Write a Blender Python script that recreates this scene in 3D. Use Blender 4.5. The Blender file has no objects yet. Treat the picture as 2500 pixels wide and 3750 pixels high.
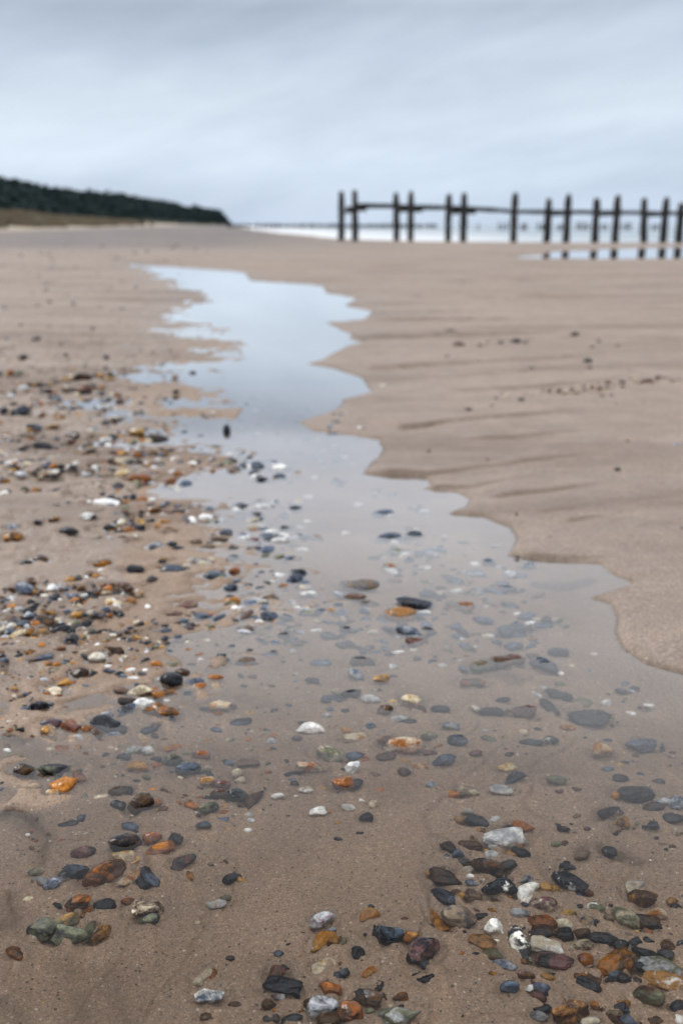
import bpy, bmesh, math, random
import numpy as np
from mathutils import Vector

# ------------------------------------------------------------------ camera, sky, sun
sc = bpy.context.scene
FPX, HOR, H = 3645.8, 823.0, 0.60
P = math.atan((1875 - HOR) / FPX)
SP, CP = math.sin(P), math.cos(P)
cam = bpy.data.cameras.new('camera'); camo = bpy.data.objects.new('camera', cam)
sc.collection.objects.link(camo); sc.camera = camo
camo.location = (0, 0, H); camo.rotation_euler = (math.pi/2 - P, 0, 0)
cam.sensor_fit = 'VERTICAL'; cam.sensor_height = 36; cam.sensor_width = 24; cam.lens = 35
cam.clip_start = 0.02; cam.clip_end = 60000
cam.dof.use_dof = True; cam.dof.focus_distance = 0.90; cam.dof.aperture_fstop = 5.4

sc.view_settings.view_transform = 'Standard'; sc.view_settings.look = 'None'
sc.view_settings.gamma = 1; sc.view_settings.exposure = 0.0
SUN_EL, SUN_AZ = math.radians(36), math.radians(-52)     # azimuth measured from +Y towards +X
world = bpy.data.worlds.new('World'); sc.world = world; world.use_nodes = True
nt = world.node_tree; nt.nodes.clear()
def N(nt, t, **kw):
    n = nt.nodes.new(t)
    for k, v in kw.items():
        if k.startswith('i_'): n.inputs[k[2:].replace('_', ' ')].default_value = v
        else: setattr(n, k, v)
    return n
def ramp(nt, stops, interp='LINEAR'):
    r = nt.nodes.new('ShaderNodeValToRGB'); cr = r.color_ramp; cr.interpolation = interp
    while len(cr.elements) < len(stops): cr.elements.new(0.5)
    for e, (p, c) in zip(cr.elements, stops):
        e.position = p; e.color = tuple(c) + (1,) if len(c) == 3 else c
    return r
def math_(nt, op, a=None, b=None, c=None, clamp=False):
    m = nt.nodes.new('ShaderNodeMath'); m.operation = op; m.use_clamp = clamp
    for i, v in enumerate((a, b, c)):
        if v is None: continue
        if isinstance(v, (int, float)): m.inputs[i].default_value = v
        else: nt.links.new(v, m.inputs[i])
    return m.outputs[0]
def mixc(nt, f, a, b, mode='MIX'):
    m = nt.nodes.new('ShaderNodeMix'); m.data_type = 'RGBA'; m.blend_type = mode
    for s, v in ((m.inputs[0], f), (m.inputs[6], a), (m.inputs[7], b)):
        if isinstance(v, (int, float)): s.default_value = v
        elif isinstance(v, tuple): s.default_value = v if len(v) == 4 else v + (1,)
        else: nt.links.new(v, s)
    return m.outputs[2]
L = nt.links.new
sky = N(nt, 'ShaderNodeTexSky', sky_type='NISHITA', sun_disc=False, sun_elevation=SUN_EL, sun_rotation=SUN_AZ)
bg1 = N(nt, 'ShaderNodeBackground'); bg1.inputs[1].default_value = 0.06; L(sky.outputs[0], bg1.inputs[0])
tc = N(nt, 'ShaderNodeTexCoord')
sx = N(nt, 'ShaderNodeSeparateXYZ'); L(tc.outputs['Generated'], sx.inputs[0])
el = sx.outputs[2]
az = math_(nt, 'ARCTAN2', sx.outputs[0], sx.outputs[1])
def cloud(a, b, tilt, scale, detail, rough, seed):
    # long soft bands of stratus: stretched along the azimuth, leaning a little
    t = math_(nt, 'MULTIPLY_ADD', az, -tilt, el)
    cx = N(nt, 'ShaderNodeCombineXYZ')
    L(math_(nt, 'MULTIPLY', az, a), cx.inputs[0]); L(math_(nt, 'MULTIPLY', t, b), cx.inputs[1]); cx.inputs[2].default_value = seed
    n = N(nt, 'ShaderNodeTexNoise'); n.inputs['Scale'].default_value = scale; n.inputs['Detail'].default_value = detail
    n.inputs['Roughness'].default_value = rough; n.inputs['Distortion'].default_value = 0.3
    L(cx.outputs[0], n.inputs['Vector']); return n.outputs[0]
c1 = cloud(2.6, 11, 0.16, 1.0, 4, 0.5, 3.7)
c2 = cloud(9, 30, 0.22, 1.0, 5, 0.6, 9.1)
cs = math_(nt, 'ADD', math_(nt, 'MULTIPLY', c1, 0.76), math_(nt, 'MULTIPLY', c2, 0.24))
grad = ramp(nt, [(0.0, (0.63, 0.745, 0.90)), (0.05, (0.70, 0.815, 0.955)), (0.115, (0.71, 0.81, 0.92)), (0.155, (0.61, 0.705, 0.825)), (0.186, (0.52, 0.60, 0.705)), (0.196, (0.60, 0.68, 0.78)),
                 (0.207, (0.90, 0.96, 1.06)), (0.40, (1.25, 1.28, 1.34)), (0.58, (0.60, 0.62, 0.66)), (1.0, (1.75, 1.72, 1.68))])  # unseen sky above the frame, shaped brighter to light the water and sand
L(el, grad.inputs[0])
cr = ramp(nt, [(0.34, (0.80, 0.82, 0.85)), (0.5, (0.96, 0.965, 0.98)), (0.66, (1.13, 1.12, 1.11))])
L(cs, cr.inputs[0])
cc = mixc(nt, 1.0, grad.outputs[0], cr.outputs[0], 'MULTIPLY')
bg2 = N(nt, 'ShaderNodeBackground'); bg2.inputs[1].default_value = 1.0; L(cc, bg2.inputs[0])
mx = N(nt, 'ShaderNodeMixShader'); mx.inputs[0].default_value = 0.92
L(bg1.outputs[0], mx.inputs[1]); L(bg2.outputs[0], mx.inputs[2])
wo = N(nt, 'ShaderNodeOutputWorld'); L(mx.outputs[0], wo.inputs[0])

sl = bpy.data.lights.new('sun', 'SUN'); slo = bpy.data.objects.new('sun', sl); sc.collection.objects.link(slo)
sl.energy = 1.35; sl.angle = math.radians(16); sl.color = (1.0, 0.965, 0.92)
sd_ = Vector((math.sin(SUN_AZ)*math.cos(SUN_EL), math.cos(SUN_AZ)*math.cos(SUN_EL), math.sin(SUN_EL)))
slo.rotation_euler = sd_.to_track_quat('Z', 'Y').to_euler()
slo.location = (0, 0, 20)

# ------------------------------------------------------------------ maths helpers
def at(px, py, z=0.0):                       # point of the photograph (full-size pixels) -> point on the level z
    dx = (px - 1250) / FPX; dy = (1875 - py) / FPX
    Y = CP + dy*SP; Z = -SP + dy*CP
    t = (z - H) / Z
    return dx*t, Y*t
def at_depth(px, py, Y):                     # point at distance Y -> x, z
    dx = (px - 1250) / FPX; dy = (1875 - py) / FPX
    t = Y / (CP + dy*SP)
    return dx*t, H + (-SP + dy*CP)*t
def depth_of(x, y, z=0.0): return y*CP + (H - z)*SP
K2 = 2500/1568
def g(pts, z=0.0): return [at(x*K2, y*K2, z) for x, y in pts]      # from the 1568-wide view
def tile(ox, oy, pts): return [at(ox + u*.7972, oy + v*.7972) for u, v in pts]

def _hash(ix, iy, iz, seed):
    h = (ix.astype(np.int64)*374761393 + iy.astype(np.int64)*668265263 + iz.astype(np.int64)*2147483647 + seed*1274126177) & 0xffffffff
    h = ((h ^ (h >> 13)) * 1274126177) & 0xffffffff
    h = (h ^ (h >> 16)) & 0xffffffff
    return h.astype(np.float64)/4294967295.0*2 - 1
def vnoise(x, y, z=None, seed=0):
    x = np.asarray(x, float); y = np.asarray(y, float)
    ix, iy = np.floor(x), np.floor(y); fx, fy = x-ix, y-iy
    fx = fx*fx*fx*(fx*(fx*6-15)+10); fy = fy*fy*fy*(fy*(fy*6-15)+10)
    if z is None:
        o = np.zeros_like(ix)
        a = _hash(ix, iy, o, seed); b = _hash(ix+1, iy, o, seed); c = _hash(ix, iy+1, o, seed); d = _hash(ix+1, iy+1, o, seed)
        return (a+(b-a)*fx) + ((c+(d-c)*fx)-(a+(b-a)*fx))*fy
    iz = np.floor(z); fz = z-iz; fz = fz*fz*(3-2*fz)
    r = []
    for k in (0, 1):
        a = _hash(ix, iy, iz+k, seed); b = _hash(ix+1, iy, iz+k, seed); c = _hash(ix, iy+1, iz+k, seed); d = _hash(ix+1, iy+1, iz+k, seed)
        r.append((a+(b-a)*fx) + ((c+(d-c)*fx)-(a+(b-a)*fx))*fy)
    return r[0] + (r[1]-r[0])*fz
def fbm(x, y, seed=0, o=4, gain=.5):
    s = 0; a = 1; t = 0
    for k in range(o):
        s = s + a*vnoise(x*2**k + 17.3*k, y*2**k - 9.1*k, seed=seed+k); t += a; a *= gain
    return s/t
def smooth(a, b, x):
    t = np.clip((x-a)/(b-a), 0, 1); return t*t*(3-2*t)
def seg_dist(x, y, pts, closed=False):       # unsigned distance, side (+ = left of travel), param at nearest
    n = len(pts); best = np.full(x.shape, 1e18); side = np.zeros(x.shape); par = np.zeros(x.shape)
    m = n if closed else n-1
    for i in range(m):
        ax, ay = pts[i]; bx, by = pts[(i+1) % n]
        ex, ey = bx-ax, by-ay; l2 = ex*ex+ey*ey + 1e-18
        t = np.clip(((x-ax)*ex + (y-ay)*ey)/l2, 0, 1)
        dx, dy = x-ax-t*ex, y-ay-t*ey
        d = dx*dx+dy*dy; w = d < best
        best = np.where(w, d, best)
        side = np.where(w, np.sign(ex*(y-ay)-ey*(x-ax)), side); par = np.where(w, (i+t)/m, par)
    return np.sqrt(best), side, par
def inside(x, y, pts):
    r = np.zeros(x.shape, bool); n = len(pts)
    for i in range(n):
        ax, ay = pts[i]; bx, by = pts[(i+1) % n]
        if ay == by: continue
        c = ((ay > y) != (by > y)) & (x < (bx-ax)*(y-ay)/(by-ay)+ax)
        r ^= c
    return r

# ------------------------------------------------------------------ lie of the land
right_bank = g([(290,604),(330,610),(450,617),(560,625),(575,645),(690,652),(745,658),(752,674),(820,686),(792,703),(855,714),(840,734),
    (750,741),(838,782),(795,797),(735,829),(705,836),(760,845),(832,868),(852,900),(790,918),(778,940),(688,970),(715,990),(800,998),
    (872,1010),(882,1035),(870,1052),(850,1070),(834,1089),(900,1091),(975,1098),(992,1116),(972,1124),(1050,1132),(1080,1147),(1072,1163),(1030,1181),
    (1105,1187),(1172,1213),(1187,1238),(1163,1278),(1255,1288),(1380,1295),(1402,1318),(1452,1340),(1358,1374),(1402,1386),
    (1421,1420),(1415,1452),(1432,1492),(1480,1522),(1568,1548),(1700,1570),(2200,1650)])
left_bank = g([(2600,3000),(1200,3600),(300,3600),(-900,3000),(-700,1690),(-200,1640),(0,1600),(80,1560),(165,1500),(190,1430),(285,1360),(255,1300),(315,1230),
    (262,1160),(350,1100),(300,1045),(270,1000),(392,972),(330,930),(282,892),(310,852),(405,822),(398,785),(420,748),(372,716),
    (452,697),(430,672),(372,640)])
STREAM = right_bank + left_bank
NR = len(right_bank)
POOL = g([(1150,593),(1240,580),(1400,572),(1568,568),(2300,562),(2300,606),(1568,594),(1300,595)])
SEA_Z = -0.15
shore_px = [(526,518.6),(560,523),(610,531),(700,541),(780,548.5),(1000,556),(1160,560),(1350,562),(1568,563),(2500,566)]
SHORE = g(shore_px, SEA_Z)
SEA = SHORE + [(300, 20), (9000, 20), (9000, 9000), (-1500, 9000), (-600, 3000), (-150, 1400)]
DUNE = [(-9, -30), (-10, 0), (-12, 25), (-18, 60), (-25, 110), (-40, 220), (-62, 420), (-85, 700), (-100, 1500)]
# small scarps across the right-hand sand, (points, height)
RILLS = [
 (g([(840,738),(1000,741),(1300,738),(1568,731),(2000,722)]), .006), (g([(780,780),(884,782),(1100,776),(1568,764),(2000,752)]), .006),
 (g([(830,852),(904,850),(1009,845),(1284,833),(1568,808),(2000,780)]), .007), (g([(1000,905),(1164,903),(1334,893),(1568,863),(2000,820)]), .007),
 (g([(900,992),(954,987),(1084,973),(1300,958),(1568,943),(2000,915)]), .006), (g([(834,1090),(984,1093),(1084,1083),(1259,1065),(1568,1038),(2000,1000)]), .0045),
 (g([(969,1124),(1084,1125),(1200,1108),(1330,1085)]), .004), (g([(1120,1152),(1234,1138),(1384,1122),(1568,1103),(2000,1050)]), .0065),
 (g([(1030,1182),(1130,1186),(1220,1180)]), .003), (g([(1270,1214),(1434,1185),(1568,1163),(2000,1100)]), .0065),
 (g([(1470,1224),(1568,1209),(2000,1150)]), .0065), (g([(1163,1279),(1300,1288),(1399,1283),(1484,1248),(1568,1225),(1900,1170)]), .005),
 (g([(1358,1374),(1440,1366),(1568,1372),(1900,1380)]), .003), (g([(1000,690),(1300,684),(1568,680),(2200,672)]), .007),
 (g([(900,656),(1200,650),(1568,645),(2200,640)]), .007), (g([(1050,1020),(1250,1010),(1568,985),(1900,965)]), .004)]
_r = random.Random(4)
for _k in range(22):
    _x, _y = _r.uniform(860, 1500), _r.uniform(660, 1260)
    if _x < 760 + max(0, _y-880)*1.05 + 90: continue
    _l = _r.uniform(110, 330); _s = -.03 - .10*max(0, (_y-700)/560)
    RILLS.append((g([(_x, _y), (_x+_l*.5, _y+_l*.5*_s+_r.uniform(-2, 2)), (_x+_l, _y+_l*_s)]), _r.uniform(.003, .0055)))
# soft ledges on the bed of the stream and the wet left sand
LEDGES = [
 (tile(0,2900,[(-80,110),(60,85),(150,115),(215,180),(190,260),(200,340)]), .0028), (tile(0,2900,[(-80,600),(60,600),(85,560),(45,480),(60,420)]), .003),
 (tile(0,2900,[(1090,785),(1160,772),(1270,770),(1380,810)]), .0022), (tile(0,2900,[(1290,570),(1345,510),(1370,445),(1430,425),(1560,450),(1760,500),(1900,590)]), .003),
 (tile(0,2900,[(320,700),(350,900),(370,1090)]), .0022), (tile(0,2900,[(490,740),(500,850),(600,1090)]), .0028), (tile(0,2900,[(-60,920),(20,940),(80,990),(140,1100)]), .0035),
 (tile(1250,2900,[(1030,240),(1150,212),(1260,235),(1420,310)]), .003),
 (tile(0,2100,[(1060,550),(1160,575),(1240,585),(1310,610)]), .003), (tile(0,2100,[(930,430),(1000,440),(1055,400),(1020,370)]), .003),
 (tile(0,2100,[(290,75),(400,70),(540,75),(640,110)]), .005), (tile(0,2100,[(0,150),(60,190),(0,210)]), .005), (tile(0,2100,[(330,200),(400,205),(455,220)]), .005),
 (tile(0,2100,[(0,740),(70,745),(130,775)]), .003), (tile(0,2100,[(-60,370),(30,430),(20,490),(-60,520)]), .004), (tile(0,2100,[(0,1090),(90,1095),(190,1130)]), .003),
 (tile(0,2100,[(870,790),(950,775),(1040,810),(1080,850)]), .003), (tile(0,2100,[(1200,790),(1250,745),(1330,755)]), .002),
 (tile(0,1200,[(150,1010),(300,1040),(400,1075),(510,1080)]), .006), (tile(0,1200,[(430,975),(480,985),(530,970)]), .005), (tile(0,1200,[(830,1050),(900,1090),(1000,1100)]), .004),
 (tile(0,1200,[(600,450),(700,430),(860,440),(960,430)]), .006), (tile(0,1200,[(560,260),(700,245),(850,265)]), .007), (tile(0,1200,[(500,160),(700,160),(880,135)]), .007),
 (tile(1250,2100,[(850,20),(960,45),(1060,40),(1180,10)]), .003), (tile(1250,2100,[(220,560),(320,545),(420,570)]), .003), (tile(1250,2100,[(640,435),(760,440),(860,470)]), .004)]

def ground(x, y, extra=None):
    x = np.asarray(x, float); y = np.asarray(y, float)
    rr = np.sqrt(x*x+y*y)
    wob = 0.0035*fbm(x*9, y*9, 5, 4) * np.clip(rr, .6, 12) * .6
    ins = inside(x, y, STREAM)
    dR, _, _ = seg_dist(x, y, right_bank); dL, _, _ = seg_dist(x, y, [right_bank[-1]] + left_bank + [right_bank[0]])
    d = np.minimum(dR, dL); onright = dR < dL
    sd = np.where(ins, -d, d) + wob
    # bank profiles: crisp little scarp on the right, very gentle lap on the left
    sc_ = np.clip(rr/2.5, .6, 4)
    right_out = .0065*(1-np.exp(-np.maximum(sd,0)/(.008*sc_))) + .022*(1-np.exp(-np.maximum(sd,0)/.9))
    left_out = .0025*(1-np.exp(-np.maximum(sd,0)/.25)) + .010*(1-np.exp(-np.maximum(sd,0)/.9))
    out = np.where(onright, right_out, left_out)
    sd = sd + np.where(onright, 0, .012*fbm(x*5, y*7, 7, 4)*np.clip(rr, .6, 8))
    iR = np.minimum(-dR + wob, 0); iL = np.minimum(-dL + wob, 0)
    right_in = -.006*(1-np.exp(iR/(.03*sc_))) - .016*(1-np.exp(iR/.30))
    left_in = -.006*(1-np.exp(iL/.2)) - .013*(1-np.exp(iL/1.3))
    # inside, blend the two profiles by the distance to each bank
    z = np.where(sd > 0, out, np.maximum(right_in, left_in))
    # deeper, murkier channel in front on the right
    z = z - .012*smooth(0.1, .5, x)*smooth(1.9, .9, y)*(sd < 0)*smooth(0,-.1,sd)
    # bumps of the sand
    land = smooth(-.02, .05, sd)
    lump = fbm(x*7, y*9, 11, 4)*np.where(onright, smooth(0, .05, np.abs(sd)), 1)
    z = z + .0016*lump*np.clip(rr, .5, 6)**.5 + .0007*fbm(x*28, y*34, 31, 3)
    rid = 1-np.abs(fbm(x*9+3, y*16, 45, 3))*2.2
    z = z + (~onright)*smooth(1.3, 2.2, y)*(.25+.75*smooth(7, 3.5, y))*smooth(-.25, .15, sd)*(.013*fbm(x*5.5, y*8, 61, 4) + .004*rid)
    lm_ = (~onright)*smooth(.95, 1.6, y)*(.2+.8*smooth(7, 3.5, y))*smooth(30,20,y)*smooth(-.9, -.05, sd)
    q = 3.4*fbm(x*3.1, y*5.2, 161, 4) + .35*fbm(x*19, y*24, 163, 2); fr_ = q - np.floor(q)
    z = z + lm_*.0085*(np.floor(q) + smooth(0, .16, fr_) - q*.55)*np.clip(rr/2.5, .6, 2.2)
    terr = lm_*np.exp(-((fr_-.05)/.07)**2)*smooth(-.35, .3, fbm(x*2.3, y*3, 171, 3))
    l2 = smooth(2.4, 1.5, y)*smooth(-.03, -.10, sd)
    q2 = 2.6*fbm(x*2.7 + 5, y*3.6 - .5*x, 181, 3) + .16*fbm(x*21, y*24, 183, 2); f2_ = q2 - np.floor(q2)
    z = z + l2*.0038*(np.floor(q2) + smooth(0, .10, f2_) - q2*.8)
    terr = np.maximum(terr, l2*.34*np.exp(-((f2_-.03)/.05)**2)*smooth(-.05, .45, fbm(x*2.9, y*3.3, 191, 3)))
    # flow streaks in the foreground, running down to the lower left of the picture
    st = fbm((x*1.0+y*.12)*26, (y-x*.1)*3.2, 71, 3)
    z = z + .0019*st*smooth(1.6, .9, y)*smooth(.25, -.1, x)
    # ripple ridges on the right-hand sand
    far = smooth(1.5, 6, y)
    z = z + onright*land*(.0022+.006*far)*fbm(x*.9+7, (y-.10*x)*(5-3*far), 81, 4)
    # rills and ledges
    grit = .75*terr + onright*np.exp(-(np.abs(sd)/(.006*sc_))**2)*.8*(.5+.5*smooth(-.3,.4,fbm(x*3,y*3,33,3)))  # mask for coarse grit and the painted dark lines of the scarps
    for lines, near_w, far_w in ((RILLS, .020, .12), (LEDGES, .010, .040)):
        for pts, a in lines:
            bx0 = min(p[0] for p in pts); bx1 = max(p[0] for p in pts); by0 = min(p[1] for p in pts); by1 = max(p[1] for p in pts)
            k = 1.0 if lines is LEDGES else np.clip(np.hypot((bx0+bx1)/2, (by0+by1)/2)/3, .6, 5)
            R = far_w*4*k
            m = (x > bx0-R) & (x < bx1+R) & (y > by0-R) & (y < by1+R)
            if not m.any(): continue
            xm, ym = x[m], y[m]
            xw = xm + .012*k*fbm(xm*11, ym*11, 91, 3)*(1 if lines is RILLS else .4); yw = ym + .014*k*fbm(xm*8, ym*10, 95, 3)*(1 if lines is RILLS else .4)
            dd, ss, pp = seg_dist(xw, yw, pts)
            end = smooth(0, .10, pp)*smooth(1, .9, pp)*(np.clip(.75+1.1*vnoise(xm*2.2/k, ym*2.2/k, seed=97), .05, 2))
            up = ss > 0
            prof = np.where(up, .62*np.exp(-(dd/(far_w*k))**1.2), -.38*np.exp(-(dd/(near_w*k))**1.2))
            step = np.tanh(dd/(.0035*k**.5))
            z[m] += (2.0 if lines is RILLS else 2.1)*a*k**.45*end*prof*step
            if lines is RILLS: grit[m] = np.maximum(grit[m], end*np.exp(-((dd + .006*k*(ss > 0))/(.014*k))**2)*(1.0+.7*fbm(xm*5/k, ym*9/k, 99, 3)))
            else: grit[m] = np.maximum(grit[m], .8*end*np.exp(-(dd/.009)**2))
    # pool on the right
    d2, _, _ = seg_dist(x, y, POOL, True); s2 = np.where(inside(x, y, POOL), -d2, d2) + .5*fbm(x*.8, y*.8, 15, 3)
    z = np.where(s2 < 3, np.minimum(z, .004 + .02*np.clip(s2, -1.5, 3)/1.0), z)
    # fall to the sea
    d3, _, _ = seg_dist(x, y, SHORE + [(300,20)]); s3 = np.where(inside(x, y, SEA), -d3, d3)
    z = np.where(y > 12, np.minimum(z + 0*s3, SEA_Z + .032*s3 + .0*z), z)
    berm = .10*np.exp(-((s3-11)/4.5)**2)*smooth(25, 50, y)
    z = z + berm*smooth(4, -10, x)
    # dunes and the slope up to them
    d4, s4, _ = seg_dist(x, y, DUNE); s4 = d4*np.where(s4 > 0, 1, -1)
    up = np.clip(s4 + 3, 0, None)
    z = z + np.minimum(.012*up + .0030*up**1.75, 3.4 + .4*fbm(x*.05, y*.05, 19, 3))*smooth(2, 14, y) * (1+.16*fbm(x*.09, y*.05, 23, 3))
    z = z + .25*smooth(4, 14, s4)*fbm(x*.22, y*.16, 29, 3)*smooth(20, 50, y)
    if extra is not None:
        extra.update(grit=np.clip(grit, 0, 1), sd=sd, s3=s3, s4=s4, s2=s2, onright=onright)
    return z
def gz(x, y): return float(ground(np.array([x]), np.array([y]))[0])

# ------------------------------------------------------------------ object helpers
col = sc.collection
def mesh_from(name, verts, faces, attrs=None, smooth_=True, mats=None, fmat=None):
    verts = np.asarray(verts, np.float32); me = bpy.data.meshes.new(name)
    me.vertices.add(len(verts)); me.vertices.foreach_set('co', verts.ravel())
    faces = np.asarray(faces, np.int32); n, k = faces.shape
    me.loops.add(n*k); me.loops.foreach_set('vertex_index', faces.ravel())
    me.polygons.add(n); me.polygons.foreach_set('loop_start', np.arange(0, n*k, k, dtype=np.int32))
    me.polygons.foreach_set('loop_total', np.full(n, k, np.int32))
    for m in mats or []: me.materials.append(m)
    if fmat is not None: me.polygons.foreach_set('material_index', np.asarray(fmat, np.int32))
    me.update(calc_edges=True)
    if smooth_: me.polygons.foreach_set('use_smooth', np.ones(n, bool))
    for a, v in (attrs or {}).items():
        at_ = me.attributes.new(a, 'FLOAT', 'POINT'); at_.data.foreach_set('value', np.asarray(v, np.float32))
    me.validate(); return me
def link(name, me, parent=None, loc=None, **props):
    o = bpy.data.objects.new(name, me); col.objects.link(o)
    if parent: o.parent = parent
    if loc is not None: o.location = loc
    for k, v in props.items(): o[k] = v
    return o
def new_mat(name):
    m = bpy.data.materials.new(name); m.use_nodes = True; t = m.node_tree; t.nodes.clear()
    out = t.nodes.new('ShaderNodeOutputMaterial'); b = t.nodes.new('ShaderNodeBsdfPrincipled'); t.links.new(b.outputs[0], out.inputs[0])
    return m, t, b, out
def noise(t, vec, scale, detail=3, rough=.5, dist=0):
    n = t.nodes.new('ShaderNodeTexNoise'); n.inputs['Scale'].default_value = scale; n.inputs['Detail'].default_value = detail
    n.inputs['Roughness'].default_value = rough; n.inputs['Distortion'].default_value = dist
    if vec is not None: t.links.new(vec, n.inputs['Vector'])
    return n.outputs[0]
def attr(t, name):
    a = t.nodes.new('ShaderNodeAttribute'); a.attribute_name = name; return a.outputs['Fac']

# ------------------------------------------------------------------ sand, shallow water, sea
def sand_material():
    m, t, b, out = new_mat('wet_sand'); L = t.links.new
    geo = t.nodes.new('ShaderNodeNewGeometry'); pos = geo.outputs['Position']
    big = noise(t, pos, .8, 4); mid = noise(t, pos, 9, 4, .6)
    base = mixc(t, big, (.278, .216, .172), (.345, .277, .231))
    mp = t.nodes.new('ShaderNodeMapping'); mp.inputs['Scale'].default_value = (.35, 1.6, 1); L(pos, mp.inputs[0])
    br = ramp(t, [(.34, (.66, .61, .57)), (.5, (1, 1, 1)), (.66, (1.10, 1.10, 1.11))]); L(noise(t, mp.outputs[0], 1.3, 5, .62), br.inputs[0])
    base = mixc(t, 1.0, base, br.outputs[0], 'MULTIPLY')
    r = ramp(t, [(.35, (.80, .79, .78)), (.65, (1.12, 1.11, 1.10))]); L(mid, r.inputs[0])
    base = mixc(t, .6, base, r.outputs[0], 'MULTIPLY')
    # grains: every cell its own tone, a few black and a few white ones
    v = t.nodes.new('ShaderNodeTexVoronoi'); v.inputs['Scale'].default_value = 780; L(pos, v.inputs['Vector'])
    s = t.nodes.new('ShaderNodeSeparateColor'); L(v.outputs['Color'], s.inputs[0])
    gr = ramp(t, [(0, (.42, .40, .38)), (.10, (.78, .76, .74)), (.5, (1, 1, 1)), (.9, (1.22, 1.2, 1.17)), (1, (1.75, 1.75, 1.75))]); L(s.outputs[0], gr.inputs[0])
    base = mixc(t, .85, base, gr.outputs[0], 'MULTIPLY')
    v2 = t.nodes.new('ShaderNodeTexVoronoi'); v2.inputs['Scale'].default_value = 260; L(pos, v2.inputs['Vector'])
    s2 = t.nodes.new('ShaderNodeSeparateColor'); L(v2.outputs['Color'], s2.inputs[0])
    dens = noise(t, pos, 14, 3)
    thr = math_(t, 'MULTIPLY_ADD', dens, .10, .90)
    dist_ok = math_(t, 'LESS_THAN', v2.outputs['Distance'], .34)
    dark = math_(t, 'MULTIPLY', math_(t, 'GREATER_THAN', s2.outputs[1], thr), dist_ok)
    base = mixc(t, math_(t, 'MULTIPLY', dark, .8), base, (.045, .038, .035))
    lite = math_(t, 'MULTIPLY', math_(t, 'GREATER_THAN', s2.outputs[2], .972), dist_ok)
    base = mixc(t, math_(t, 'MULTIPLY', lite, .8), base, (.62, .58, .53))
    cn = noise(t, pos, 210, 4, .75)
    cg = ramp(t, [(.32, (.52, .47, .43)), (.47, (.94, .93, .92)), (.56, (1.06, 1.06, 1.06)), (.68, (1.38, 1.36, 1.33))]); L(cn, cg.inputs[0])
    base = mixc(t, math_(t, 'MULTIPLY_ADD', attr(t, 'drained'), .75, .25), base, cg.outputs[0], 'MULTIPLY')
    base = mixc(t, attr(t, 'submerged'), base, (1.02, .94, .845), 'MULTIPLY')
    base = mixc(t, attr(t, 'trail'), base, (1.17, 1.13, 1.08), 'MULTIPLY')
    # brown bands along the little scarps: coarse grit and their shaded lines painted in; far grey shingle berm
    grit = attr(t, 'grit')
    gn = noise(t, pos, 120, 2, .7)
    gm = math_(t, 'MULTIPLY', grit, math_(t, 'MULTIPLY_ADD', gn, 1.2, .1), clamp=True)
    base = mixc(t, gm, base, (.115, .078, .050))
    shing = attr(t, 'shingle')
    base = mixc(t, math_(t, 'MULTIPLY', shing, math_(t, 'MULTIPLY_ADD', noise(t, pos, .35, 4, .7), 1.5, .0), clamp=True), base, (.135, .118, .112))
    dune = attr(t, 'dune')
    base = mixc(t, dune, base, (.40, .33, .245))
    # damp sand far from the water dries paler
    dry = attr(t, 'dry')
    base = mixc(t, dry, base, (1.16, 1.20, 1.24), 'MULTIPLY')
    L(base, b.inputs['Base Color'])
    rn = noise(t, pos, 5, 3)
    rough = math_(t, 'MULTIPLY_ADD', dry, .34, math_(t, 'MULTIPLY_ADD', rn, .25, .36))
    L(rough, b.inputs['Roughness']); b.inputs['Specular IOR Level'].default_value = .35
    hgt = math_(t, 'ADD', math_(t, 'MULTIPLY', s.outputs[1], .0007), math_(t, 'MULTIPLY', noise(t, pos, 170, 3, .65), .0022))
    hgt = math_(t, 'ADD', hgt, math_(t, 'MULTIPLY', noise(t, pos, 38, 3), .003))
    bp = t.nodes.new('ShaderNodeBump'); bp.inputs['Strength'].default_value = .55; bp.inputs['Distance'].default_value = 1
    L(hgt, bp.inputs['Height']); L(bp.outputs[0], b.inputs['Normal'])
    return m
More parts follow.
